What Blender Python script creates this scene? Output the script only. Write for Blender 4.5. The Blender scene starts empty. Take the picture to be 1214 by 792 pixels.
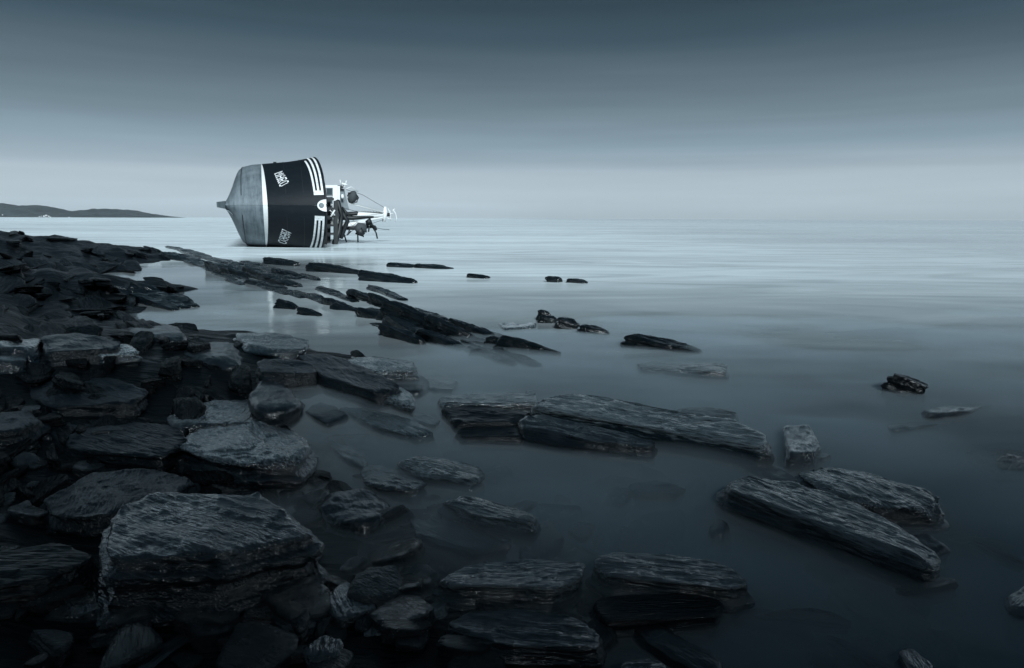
import bpy, math, random
import numpy as np
from mathutils import Vector, Matrix
from mathutils.bvhtree import BVHTree

scene = bpy.context.scene
COL = scene.collection
rad = math.radians
random.seed(7)

# ------------------------------------------------------------------ camera
W0, H0, F0 = 1214.0, 792.0, 809.0          # photograph size and focal length, in its pixels
CAM_H = 2.2
PITCH = math.atan((396 - 259.0) / F0)
ROLL = rad(0.22)
cam_data = bpy.data.cameras.new('camera')
cam_data.sensor_width = 36.0
cam_data.lens = F0 / W0 * 36.0
cam_data.clip_start = 0.05
cam_data.clip_end = 40000
cam = bpy.data.objects.new('camera', cam_data)
COL.objects.link(cam)
cam.matrix_world = (Matrix.Translation((0, 0, CAM_H)) @ Matrix.Rotation(math.pi / 2 - PITCH, 4, 'X')
                    @ Matrix.Rotation(ROLL, 4, 'Z'))
scene.camera = cam
CAM_ROT = np.array(cam.matrix_world.to_3x3())

# ------------------------------------------------------------------ light
SUN_EL, SUN_AZ = rad(31), rad(166)          # azimuth clockwise from +Y: low sun behind the camera, a little right of it
sun_dir = Vector((math.sin(SUN_AZ) * math.cos(SUN_EL), math.cos(SUN_AZ) * math.cos(SUN_EL), math.sin(SUN_EL)))
sun_data = bpy.data.lights.new('sun', 'SUN')
sun_data.energy = 5.0
sun_data.angle = rad(14)
sun_data.color = (.84, .95, 1.0)
sun = bpy.data.objects.new('sun', sun_data)
COL.objects.link(sun)
sun.rotation_euler = sun_dir.to_track_quat('Z', 'Y').to_euler()

world = bpy.data.worlds.new('World')
scene.world = world
world.use_nodes = True
wn, wl = world.node_tree.nodes, world.node_tree.links
wn.clear()
w_out = wn.new('ShaderNodeOutputWorld')
w_bg = wn.new('ShaderNodeBackground')
w_bg.inputs['Strength'].default_value = 0.10
w_sky = wn.new('ShaderNodeTexSky')
w_sky.sky_type = 'NISHITA'
w_sky.sun_disc = False
w_sky.sun_elevation = SUN_EL
w_sky.sun_rotation = SUN_AZ
w_bw = wn.new('ShaderNodeRGBToBW')
wl.new(w_sky.outputs['Color'], w_bw.inputs['Color'])
w_pow = wn.new('ShaderNodeMath'); w_pow.operation = 'POWER'; w_pow.inputs[1].default_value = 0.12
wl.new(w_bw.outputs['Val'], w_pow.inputs[0])
w_tc = wn.new('ShaderNodeTexCoord')
w_sep = wn.new('ShaderNodeSeparateXYZ')
wl.new(w_tc.outputs['Generated'], w_sep.inputs['Vector'])
# dull overcast of a long exposure: pale along the horizon, slate overhead
w_ramp = wn.new('ShaderNodeValToRGB')
RAMP = [(0.0, (.385, .428, .466)), (.030, (.405, .446, .484)), (.058, (.375, .418, .458)), (.082, (.262, .315, .360)),
        (.100, (.215, .275, .318)), (.158, (.122, .163, .192)), (.195, (.082, .114, .138)), (.237, (.043, .072, .096)),
        (.31, (.017, .034, .046)), (.5, (.016, .029, .040)), (1.0, (.013, .025, .035))]
cr = w_ramp.color_ramp
cr.elements[0].position = 0.0
cr.elements[1].position = 1.0
for p, c in RAMP[1:-1]:
    cr.elements.new(p)
for e, (p, c) in zip(cr.elements, RAMP):
    e.position = p
    e.color = (c[0] * .92, c[1], c[2] * 1.03, 1)
# faint streaks of cloud low over the sea
w_map = wn.new('ShaderNodeMapping')
w_map.inputs['Scale'].default_value = (.9, .9, 16)
wl.new(w_tc.outputs['Generated'], w_map.inputs['Vector'])
w_noise = wn.new('ShaderNodeTexNoise')
w_noise.inputs['Scale'].default_value = 2.2
w_noise.inputs['Detail'].default_value = 5
wl.new(w_map.outputs['Vector'], w_noise.inputs['Vector'])
w_ma = wn.new('ShaderNodeMath'); w_ma.operation = 'MULTIPLY_ADD'
w_ma.inputs[1].default_value = 0.032
wl.new(w_noise.outputs['Fac'], w_ma.inputs[0])
w_off = wn.new('ShaderNodeMath'); w_off.operation = 'ADD'; w_off.inputs[1].default_value = -0.016
wl.new(w_sep.outputs['Z'], w_off.inputs[0])
wl.new(w_off.outputs['Value'], w_ma.inputs[2])
wl.new(w_ma.outputs['Value'], w_ramp.inputs['Fac'])
w_mul = wn.new('ShaderNodeVectorMath'); w_mul.operation = 'SCALE'
wl.new(w_ramp.outputs['Color'], w_mul.inputs[0])
w_k = wn.new('ShaderNodeMath'); w_k.operation = 'MULTIPLY'; w_k.inputs[1].default_value = 9.8
wl.new(w_pow.outputs['Value'], w_k.inputs[0])
w_map2 = wn.new('ShaderNodeMapping'); w_map2.inputs['Scale'].default_value = (1.1, 1.1, 26)
wl.new(w_tc.outputs['Generated'], w_map2.inputs['Vector'])
w_n2 = wn.new('ShaderNodeTexNoise'); w_n2.inputs['Scale'].default_value = 1.7; w_n2.inputs['Detail'].default_value = 4; w_n2.inputs['Distortion'].default_value = .5
wl.new(w_map2.outputs['Vector'], w_n2.inputs['Vector'])
w_st = wn.new('ShaderNodeMath'); w_st.operation = 'MULTIPLY_ADD'; w_st.inputs[1].default_value = .26; w_st.inputs[2].default_value = .87
wl.new(w_n2.outputs['Fac'], w_st.inputs[0])
w_k2 = wn.new('ShaderNodeMath'); w_k2.operation = 'MULTIPLY'
wl.new(w_k.outputs['Value'], w_k2.inputs[0]); wl.new(w_st.outputs['Value'], w_k2.inputs[1])
wl.new(w_k2.outputs['Value'], w_mul.inputs['Scale'])
wl.new(w_mul.outputs['Vector'], w_bg.inputs['Color'])
wl.new(w_bg.outputs['Background'], w_out.inputs['Surface'])

vs = scene.view_settings
vs.view_transform = 'Standard'
vs.look = 'None'
vs.exposure = 0.0
vs.gamma = 1.0
vs.use_curve_mapping = False
cy = scene.cycles
cy.use_denoising = True
cy.max_bounces = 10
cy.diffuse_bounces = 2
cy.glossy_bounces = 3
cy.volume_bounces = 8
cy.transparent_max_bounces = 12
cy.sample_clamp_indirect = 4.0

# ------------------------------------------------------------------ helpers
def obj(name, mesh, parent=None, label=None, cat=None, group=None, kind=None):
    o = bpy.data.objects.new(name, mesh)
    COL.objects.link(o)
    if parent is not None:
        o.parent = parent
    if label: o['label'] = label
    if cat: o['category'] = cat
    if group: o['group'] = group
    if kind: o['kind'] = kind
    return o

def np_mesh(name, V, Q, mats=(), smooth=True, mat_idx=None):
    V = np.asarray(V, np.float32); Q = np.asarray(Q, np.int32)
    k = Q.shape[1]
    me = bpy.data.meshes.new(name)
    me.vertices.add(len(V)); me.vertices.foreach_set('co', V.ravel())
    me.loops.add(Q.size); me.loops.foreach_set('vertex_index', Q.ravel())
    me.polygons.add(len(Q))
    me.polygons.foreach_set('loop_start', np.arange(0, Q.size, k, dtype=np.int32))
    me.polygons.foreach_set('loop_total', np.full(len(Q), k, np.int32))
    me.polygons.foreach_set('use_smooth', np.full(len(Q), smooth))
    for m in mats: me.materials.append(m)
    if mat_idx is not None: me.polygons.foreach_set('material_index', np.asarray(mat_idx, np.int32))
    me.update(calc_edges=True)
    return me

def py_mesh(name, V, Fs, mat=None, smooth=False):
    me = bpy.data.meshes.new(name)
    me.from_pydata([tuple(v) for v in V], [], Fs)
    if mat: me.materials.append(mat)
    if smooth:
        for p in me.polygons: p.use_smooth = True
    me.update()
    return me

class MB:
    """collects boxes, tubes and lathes of ONE part"""
    def __init__(s): s.V, s.F, s.base = [], [], 0
    def add(s, V, Fs):
        b = len(s.V); s.V += [tuple(v) for v in V]; s.F += [tuple(b + i for i in f) for f in Fs]
    def hexa(s, P):          # 8 points: 4 of one end, 4 of the other
        s.add(P, [(3, 2, 1, 0), (4, 5, 6, 7), (0, 1, 5, 4), (1, 2, 6, 5), (2, 3, 7, 6), (3, 0, 4, 7)])
    def box(s, a, b):
        (x0, y0, z0), (x1, y1, z1) = a, b
        s.hexa([(x0, y0, z0), (x1, y0, z0), (x1, y1, z0), (x0, y1, z0), (x0, y0, z1), (x1, y0, z1), (x1, y1, z1), (x0, y1, z1)])
    def tube(s, pts, r, n=8):
        pts = [Vector(p) for p in pts]
        rs = r if isinstance(r, (list, tuple)) else [r] * len(pts)
        rings = []
        for i, p in enumerate(pts):
            t = (pts[min(i + 1, len(pts) - 1)] - pts[max(i - 1, 0)]).normalized()
            u = t.orthogonal().normalized(); v = t.cross(u)
            rings.append([p + (u * math.cos(2 * math.pi * k / n) + v * math.sin(2 * math.pi * k / n)) * rs[i] for k in range(n)])
        V = [q for ring in rings for q in ring]
        Fs = []
        for i in range(len(rings) - 1):
            for k in range(n):
                a, b = i * n + k, i * n + (k + 1) % n
                Fs.append((a, b, b + n, a + n))
        Fs.append(tuple(range(n - 1, -1, -1))); Fs.append(tuple((len(rings) - 1) * n + k for k in range(n)))
        s.add(V, Fs)
    def build(s, name, mat, parent=None, smooth=False, **kw):
        return obj(name, py_mesh(name, s.V, s.F, mat, smooth), parent, **kw)

# --- vectorised gradient-free value noise
def _h(ix, iy, iz, seed):
    n = (ix.astype(np.uint32) * np.uint32(374761393) + iy.astype(np.uint32) * np.uint32(668265263)
         + iz.astype(np.uint32) * np.uint32(2246822519) + np.uint32(seed * 3266489917 & 0xffffffff))
    n = (n ^ (n >> np.uint32(13))) * np.uint32(1274126177)
    n = (n ^ (n >> np.uint32(16))) * np.uint32(2654435761)
    n = n ^ (n >> np.uint32(15))
    return n.astype(np.float64) / 4294967295.0 * 2 - 1

def vnoise(P, seed=0):
    P = np.asarray(P, np.float64)
    I = np.floor(P).astype(np.int64); f = P - I
    f = f * f * f * (f * (f * 6 - 15) + 10)
    x, y, z = I[:, 0], I[:, 1], I[:, 2]
    r = 0
    for dx in (0, 1):
        wx = f[:, 0] if dx else 1 - f[:, 0]
        for dy in (0, 1):
            wy = f[:, 1] if dy else 1 - f[:, 1]
            for dz in (0, 1):
                wz = f[:, 2] if dz else 1 - f[:, 2]
                r = r + wx * wy * wz * _h(x + dx, y + dy, z + dz, seed)
    return r

def fbm(P, octv=4, seed=0, gain=.5, ridged=False):
    a, s, out = 1.0, 0.0, 0
    for k in range(octv):
        n = vnoise(np.asarray(P) * (2.03 ** k) + 17.3 * k, seed + k)
        if ridged: n = 1 - 2 * np.abs(n)
        out = out + a * n; s += a; a *= gain
    return out / s

# --- pixels of the photograph -> rays; distance always comes from ground, water or what a thing touches
def ray(px, py):
    d = np.array([(px - W0 / 2) / F0, (H0 / 2 - py) / F0, -1.0])
    return CAM_ROT @ d

def on_z(px, py, z):
    d = ray(px, py)
    t = (z - CAM_H) / d[2]
    return np.array([0, 0, CAM_H]) + d * t

# ------------------------------------------------------------------ terrain height
SHORE = np.array([(-60, 66), (-34, 52), (-27, 47.5), (-21.5, 43), (-18.5, 36), (-17, 31), (-15.6, 26.5), (-12.6, 23), (-9.9, 21.2), (-9.7, 18.8), (-10, 16.8), (-7.9, 14.4),
                  (-4.6, 12.6), (-1.6, 9.6), (-2.5, 7.4), (-2.3, 5.9), (-1.6, 4.9), (-.5, 4.1), (.2, 3.3), (1.6, 1.6), (6, -1.0), (30, -5), (60, -8),
                  (60, -40), (-80, -40), (-80, 60)], float)

def shore_sd(x, y):
    """signed distance to the shoreline, positive inland"""
    P = np.stack([x, y], 1)
    best = np.full(len(P), 1e9); inside = np.zeros(len(P), bool)
    n = len(SHORE)
    for i in range(n):
        a, b = SHORE[i], SHORE[(i + 1) % n]
        ab = b - a
        t = np.clip(((P - a) @ ab) / (ab @ ab), 0, 1)
        q = P - a - t[:, None] * ab
        best = np.minimum(best, np.sqrt((q ** 2).sum(1)))
        c = ((a[1] > P[:, 1]) != (b[1] > P[:, 1]))
        with np.errstate(divide='ignore', invalid='ignore'):
            xi = (b[0] - a[0]) * (P[:, 1] - a[1]) / (b[1] - a[1]) + a[0]
        inside ^= c & (P[:, 0] < xi)
    return np.where(inside, best, -best)

STRIKE = np.array([17, -24.0]); STRIKE /= np.linalg.norm(STRIKE)
ACROSS = np.array([-STRIKE[1], STRIKE[0]])

def ground_z(x, y):
    x = np.atleast_1d(np.asarray(x, float)); y = np.atleast_1d(np.asarray(y, float))
    sd = shore_sd(x, y)
    dist = np.sqrt(x * x + y * y)
    P = np.stack([x, y, np.zeros_like(x)], 1)
    sd = sd + .55 * fbm(P * .35, 3, 3) * np.clip(dist / 12, .25, 1.6)
    slope = np.interp(dist, [0, 6, 14, 30, 50], [.055, .075, .12, .21, .17])
    z = np.where(sd > 0, sd * slope, np.maximum(-1.2, -.10 + sd * .16))
    z = np.where((sd > -1) & (sd <= 0), -.10 * -sd * 1 - .0, z) * 1.0
    z = np.where(sd <= -1, np.maximum(-1.2, -.10 + (sd + 1) * .14), z)
    z = np.minimum(z, 2.05 + .05 * np.maximum(sd - 10, 0))
    # tilted beds: saw-tooth ledges along the strike
    q = x * ACROSS[0] + y * ACROSS[1]; s = x * STRIKE[0] + y * STRIKE[1]
    far = np.clip((dist - 9) / 14, 0, 1)
    land = np.clip((sd + 1.2) / 2.0, 0, 1)
    qq = q + .5 * fbm(np.stack([q * .5, s * .12, 0 * q], 1), 3, 11)
    for per, amp, sd_ in ((2.3, .26, 5), (.85, .13, 6)):
        saw = (qq / per) % 1.0
        saw = np.where(saw < .8, saw / .8, (1 - saw) / .2)
        mod = .5 + .5 * vnoise(np.stack([np.floor(qq / per) * 3.1, s * .35, 0 * q], 1), sd_)
        z = z + amp * saw * mod * land * (.25 + .75 * far)
    z = z + land * .05 * fbm(np.stack([q * 2.6, s * .7, 0 * q], 1), 4, 21) * (.4 + far)
    z = z + .03 * fbm(P * 2.2, 4, 31)
    return z

def gz(x, y): return float(ground_z(x, y)[0])

def hit(px, py, wet=True):
    """where the ray of a pixel meets the shore or the water"""
    d = ray(px, py); o = np.array([0, 0, CAM_H])
    t = np.concatenate([np.linspace(2, 12, 400), np.linspace(12, 90, 900)[1:]]) / np.linalg.norm(d[:2])
    P = o + t[:, None] * d
    g = ground_z(P[:, 0], P[:, 1])
    if wet: g = np.maximum(g, 0)
    below = np.nonzero(P[:, 2] <= g)[0]
    if len(below) == 0: return P[-1]
    i = below[0]
    return P[i]

# ------------------------------------------------------------------ materials
def mat_new(name):
    m = bpy.data.materials.new(name); m.use_nodes = True
    nt = m.node_tree; nt.nodes.clear()
    out = nt.nodes.new('ShaderNodeOutputMaterial')
    return m, nt, out

def N(nt, t, **kw):
    n = nt.nodes.new(t)
    for k, v in kw.items():
        if k in n.inputs: n.inputs[k].default_value = v
        else: setattr(n, k, v)
    return n

def L(nt, a, b): nt.links.new(a, b)

def ramp(nt, src, stops):
    r = nt.nodes.new('ShaderNodeValToRGB')
    e = r.color_ramp.elements
    while len(e) < len(stops): e.new(.5)
    for k, (p, c) in enumerate(stops):
        e[k].position = p
        e[k].color = (c, c, c, 1) if isinstance(c, (int, float)) else (*c, 1)
    L(nt, src, r.inputs['Fac'])
    return r

def rock_material(name, lo, hi, grain=(4.2, 28, 40), bump=1.0, rough=(.12, .30), veins=False, coord='Object', spec=1.0, top_highlight=0, wet=1.0, deep=1.0):
    m, nt, out = mat_new(name)
    b = N(nt, 'ShaderNodeBsdfPrincipled')
    tc = N(nt, 'ShaderNodeTexCoord')
    mp = N(nt, 'ShaderNodeMapping'); mp.inputs['Scale'].default_value = grain
    if coord == 'Object':
        oi = N(nt, 'ShaderNodeObjectInfo')
        mul = N(nt, 'ShaderNodeMath', operation='MULTIPLY'); mul.inputs[1].default_value = 40
        L(nt, oi.outputs['Random'], mul.inputs[0])
        add = N(nt, 'ShaderNodeVectorMath', operation='ADD')
        L(nt, tc.outputs['Object'], add.inputs[0]); L(nt, mul.outputs[0], add.inputs[1])
        src = add.outputs[0]
    else:
        mp.inputs['Rotation'].default_value = (0, 0, -math.atan2(STRIKE[1], STRIKE[0]))
        mp.vector_type = 'TEXTURE' if False else 'POINT'
        src = tc.outputs['Object']
    L(nt, src, mp.inputs['Vector'])
    n1 = N(nt, 'ShaderNodeTexNoise', Scale=1.6, Detail=3.0, Roughness=.55, Distortion=.12)
    L(nt, mp.outputs[0], n1.inputs['Vector'])
    n2 = N(nt, 'ShaderNodeTexNoise', Scale=2.3, Detail=4.0, Roughness=.55)      # broad blotches
    L(nt, src, n2.inputs['Vector'])
    n3 = N(nt, 'ShaderNodeTexNoise', Scale=55.0, Detail=4.0, Roughness=.7)      # fine grain
    L(nt, src, n3.inputs['Vector'])
    mix = N(nt, 'ShaderNodeMath', operation='MULTIPLY_ADD'); mix.inputs[1].default_value = .55
    L(nt, n2.outputs['Fac'], mix.inputs[0])
    h = N(nt, 'ShaderNodeMath', operation='MULTIPLY'); h.inputs[1].default_value = .5
    L(nt, n1.outputs['Fac'], h.inputs[0]); L(nt, h.outputs[0], mix.inputs[2])
    c = ramp(nt, mix.outputs[0], [(.36, lo), (.56, tuple(.5 * (a + q) for a, q in zip(lo, hi))), (.72, hi)])
    col = c.outputs['Color']
    if veins:
        vw = N(nt, 'ShaderNodeTexNoise', Scale=2.2, Detail=2.0)
        L(nt, src, vw.inputs['Vector'])
        vs_ = N(nt, 'ShaderNodeVectorMath', operation='MULTIPLY_ADD'); vs_.inputs[1].default_value = (.35, .35, .35)
        L(nt, vw.outputs['Color'], vs_.inputs[0]); L(nt, src, vs_.inputs[2])
        vo = N(nt, 'ShaderNodeTexVoronoi', feature='DISTANCE_TO_EDGE', Scale=2.1)
        L(nt, vs_.outputs[0], vo.inputs['Vector'])
        vr = ramp(nt, vo.outputs['Distance'], [(.0, .7), (.004, .4), (.008, 0.0)])
        mx = N(nt, 'ShaderNodeMixRGB'); mx.inputs['Color2'].default_value = (.10, .13, .15, 1)
        L(nt, vr.outputs['Color'], mx.inputs['Fac']); L(nt, col, mx.inputs['Color1'])
        col = mx.outputs['Color']
    if top_highlight:  # pale patches on the tops: bright highlights put into the colour
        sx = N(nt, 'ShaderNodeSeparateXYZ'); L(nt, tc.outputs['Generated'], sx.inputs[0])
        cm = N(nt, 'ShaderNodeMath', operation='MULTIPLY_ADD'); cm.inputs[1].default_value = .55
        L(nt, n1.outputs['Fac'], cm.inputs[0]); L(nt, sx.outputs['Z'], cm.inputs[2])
        cr_ = ramp(nt, cm.outputs[0], [(1.10 / 1.55, 0.0), (1.27 / 1.55, top_highlight)])
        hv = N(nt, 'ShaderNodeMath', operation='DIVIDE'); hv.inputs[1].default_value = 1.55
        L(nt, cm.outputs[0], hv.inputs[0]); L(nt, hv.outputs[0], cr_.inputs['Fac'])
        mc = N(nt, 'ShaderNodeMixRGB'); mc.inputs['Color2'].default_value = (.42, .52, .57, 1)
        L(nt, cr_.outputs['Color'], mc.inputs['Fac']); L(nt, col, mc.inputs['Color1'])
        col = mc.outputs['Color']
    L(nt, col, b.inputs['Base Color'])
    rr = N(nt, 'ShaderNodeMapRange'); rr.inputs['To Min'].default_value = rough[0]; rr.inputs['To Max'].default_value = rough[1]
    rr.inputs['From Min'].default_value = .35; rr.inputs['From Max'].default_value = .65
    L(nt, n2.outputs['Fac'], rr.inputs['Value'])
    L(nt, rr.outputs[0], b.inputs['Roughness'])
    b.inputs['Specular IOR Level'].default_value = spec
    n4 = N(nt, 'ShaderNodeTexNoise', noise_type='RIDGED_MULTIFRACTAL', Scale=.5, Detail=3.0, Roughness=.55, Distortion=.3)   # sharp creases along the bedding
    L(nt, mp.outputs[0], n4.inputs['Vector'])
    b0 = N(nt, 'ShaderNodeBump', Strength=bump, Distance=.022 * deep); b0.invert = True
    L(nt, n4.outputs['Fac'], b0.inputs['Height'])
    b1 = N(nt, 'ShaderNodeBump', Strength=bump, Distance=.022 * deep)
    L(nt, n1.outputs['Fac'], b1.inputs['Height']); L(nt, b0.outputs[0], b1.inputs['Normal'])
    b2 = N(nt, 'ShaderNodeBump', Strength=bump * .5, Distance=.003 * deep)
    L(nt, n3.outputs['Fac'], b2.inputs['Height']); L(nt, b1.outputs[0], b2.inputs['Normal'])
    L(nt, b2.outputs[0], b.inputs['Normal'])
    b.inputs['Coat Weight'].default_value = wet; b.inputs['Coat Roughness'].default_value = .14; b.inputs['Coat IOR'].default_value = 1.6
    L(nt, b2.outputs[0], b.inputs['Coat Normal'])
    L(nt, b.outputs[0], out.inputs['Surface'])
    return m

M_SLATE = rock_material('wet_slate', (.002, .006, .010), (.008, .018, .026), top_highlight=.06)
M_HIGHLIT = rock_material('highlit_slate', (.003, .008, .012), (.014, .031, .043), top_highlight=.24)  # tops painted paler to stand for highlights
M_SHELF = rock_material('black_wet_shelf_rock', (.0008, .002, .003), (.004, .008, .011), grain=(1.3, 5.5, 9), deep=4.5, rough=(.35, .55), wet=.10, spec=.2)
M_REEF = rock_material('black_reef_rock', (.001, .003, .0045), (.005, .011, .015), grain=(2.2, 8, 14), deep=2.2, rough=(.22, .42), wet=.4, spec=.45)
M_DIM = rock_material('dull_slate', (.002, .005, .008), (.006, .014, .020), rough=(.3, .5), wet=.3, spec=.45)
M_CREST = rock_material('strong_highlit_slate', (.003, .008, .012), (.014, .031, .043), top_highlight=.55)  # strongest painted highlights, for the whitest tops
M_SMOOTH = rock_material('sea_worn_slate', (.003, .008, .012), (.010, .019, .026), grain=(4, 9, 14), bump=.8, rough=(.3, .5), veins=True, wet=.4)
M_GROUND = rock_material('shore_bedrock', (.001, .0025, .004), (.004, .008, .011), grain=(1.2, 4.5, 1.0), bump=1.0, deep=4.0, rough=(.35, .55), wet=.12, spec=.2, coord='World')

def plain(name, col, rough=.5, metal=0.0, dirt=.25, scale=3.0, spec=.5):
    m, nt, out = mat_new(name)
    b = N(nt, 'ShaderNodeBsdfPrincipled'); b.inputs['Roughness'].default_value = rough; b.inputs['Metallic'].default_value = metal
    b.inputs['Specular IOR Level'].default_value = spec
    tc = N(nt, 'ShaderNodeTexCoord')
    n = N(nt, 'ShaderNodeTexNoise', Scale=scale, Detail=6.0, Roughness=.65)
    L(nt, tc.outputs['Object'], n.inputs['Vector'])
    r = ramp(nt, n.outputs['Fac'], [(.30, tuple(c * (1 - dirt) for c in col)), (.62, col)])
    L(nt, r.outputs['Color'], b.inputs['Base Color'])
    L(nt, b.outputs[0], out.inputs['Surface'])
    return m

M_WHITE = plain('white_paint', (.78, .80, .80), .45, dirt=.10)
M_BLACK = plain('black_hull_paint', (.006, .010, .014), .6, dirt=.4, scale=.8, spec=.2)
def streaked(name, base, worn, amount):
    m, nt, out = mat_new(name)
    b = N(nt, 'ShaderNodeBsdfPrincipled'); b.inputs['Roughness'].default_value = .6; b.inputs['Specular IOR Level'].default_value = .2
    tc = N(nt, 'ShaderNodeTexCoord')
    mp = N(nt, 'ShaderNodeMapping'); mp.inputs['Scale'].default_value = (.7, 1.6, .35)
    L(nt, tc.outputs['Object'], mp.inputs['Vector'])
    n = N(nt, 'ShaderNodeTexNoise', Scale=2.6, Detail=8.0, Roughness=.7); L(nt, mp.outputs[0], n.inputs['Vector'])
    n2 = N(nt, 'ShaderNodeTexNoise', Scale=5.0, Detail=9.0, Roughness=.75); L(nt, tc.outputs['Object'], n2.inputs['Vector'])
    mu = N(nt, 'ShaderNodeMath', operation='MULTIPLY'); L(nt, n.outputs['Fac'], mu.inputs[0]); L(nt, n2.outputs['Fac'], mu.inputs[1])
    r = ramp(nt, mu.outputs[0], [(.22, 0.0), (.44, amount)])
    mx = N(nt, 'ShaderNodeMixRGB'); mx.inputs['Color1'].default_value = (*base, 1); mx.inputs['Color2'].default_value = (*worn, 1)
    L(nt, r.outputs['Color'], mx.inputs['Fac']); L(nt, mx.outputs['Color'], b.inputs['Base Color'])
    L(nt, b.outputs[0], out.inputs['Surface'])
    return m
M_BLACK = streaked('worn_black_hull_paint', (.005, .009, .013), (.030, .037, .043), .25)
M_MARK = streaked('worn_white_marking', (.80, .83, .84), (.16, .18, .19), .75)
M_GREY = plain('grey_paint', (.17, .20, .22), .5)
M_DARK = plain('dark_steel', (.008, .012, .015), .55)
M_GLASS = plain('window_glass', (.05, .07, .08), .08, dirt=.1)
M_ROPE = plain('rope_and_net', (.05, .06, .066), .85)

def antifouling():
    m, nt, out = mat_new('weathered_bottom_paint')
    b = N(nt, 'ShaderNodeBsdfPrincipled'); b.inputs['Roughness'].default_value = .6
    tc = N(nt, 'ShaderNodeTexCoord')
    n = N(nt, 'ShaderNodeTexNoise', Scale=.9, Detail=9.0, Roughness=.7)
    L(nt, tc.outputs['Object'], n.inputs['Vector'])
    mp = N(nt, 'ShaderNodeMapping'); mp.inputs['Scale'].default_value = (.25, .5, 3.2)
    L(nt, tc.outputs['Object'], mp.inputs['Vector'])
    n2 = N(nt, 'ShaderNodeTexNoise', Scale=1.4, Detail=6.0, Roughness=.6)
    L(nt, mp.outputs[0], n2.inputs['Vector'])
    ad = N(nt, 'ShaderNodeMath', operation='ADD'); L(nt, n.outputs['Fac'], ad.inputs[0]); L(nt, n2.outputs['Fac'], ad.inputs[1])
    r = ramp(nt, ad.outputs[0], [(.36, (.06, .08, .095)), (.46, (.12, .15, .17)), (.60, (.185, .225, .25))])
    hf = N(nt, 'ShaderNodeMath', operation='MULTIPLY'); hf.inputs[1].default_value = .5
    L(nt, ad.outputs[0], hf.inputs[0]); L(nt, hf.outputs[0], r.inputs['Fac'])
    L(nt, r.outputs['Color'], b.inputs['Base Color'])
    L(nt, b.outputs[0], out.inputs['Surface'])
    return m
M_BOTTOM = antifouling()

# ------------------------------------------------------------------ ground: one sheet, finer towards the camera
def build_ground():
    na, nr = 520, 470
    az = np.linspace(rad(-100), rad(100), na)
    r = np.concatenate([np.geomspace(2.2, 75, nr - 12), np.geomspace(90, 420, 12)])
    A, R = np.meshgrid(az, r)
    x = np.sin(A) * R; y = np.cos(A) * R - 1.6
    z = ground_z(x.ravel(), y.ravel())
    V = np.stack([x.ravel(), y.ravel(), z], 1)
    i = np.arange((nr - 1) * na).reshape(nr - 1, na)[:, :-1].ravel()
    Q = np.stack([i, i + na, i + na + 1, i + 1], 1)
    Q = Q[:, ::-1]
    obj('ground', np_mesh('ground', V, Q, [M_GROUND]), kind='structure')
build_ground()

# ------------------------------------------------------------------ cliff added out of view behind the photographer, shaped to shade the near shore
def build_shade_cliff():
    n, m = 160, 26
    X = np.linspace(-150, 120, n); T = np.linspace(0, 1, m)
    gx, gt = np.meshgrid(X, T)
    x = gx.ravel(); t = gt.ravel()
    top = 27.3 + 2.5 * fbm(np.stack([x * .05, 0 * x, 0 * x], 1), 4, 41)
    top = top + 9 / (1 + np.exp((x + 20) / 4.0))
    y = -24 - 7 * t - 2.5 * fbm(np.stack([x * .12, 0 * x, t * 5], 1), 4, 42)
    z = -1 + (top + 1) * t
    V = np.stack([x, y, z], 1)
    back = V[-n:].copy(); back[:, 1] -= 60; back[:, 2] += 6
    V = np.concatenate([V, back])
    i = np.arange(m * n).reshape(m, n)[:, :-1].ravel()
    Q = np.stack([i, i + 1, i + n + 1, i + n], 1)[:, ::-1]
    obj('shade_cliff', np_mesh('shade_cliff', V, Q, [M_GROUND]), kind='structure')
build_shade_cliff()

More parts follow.
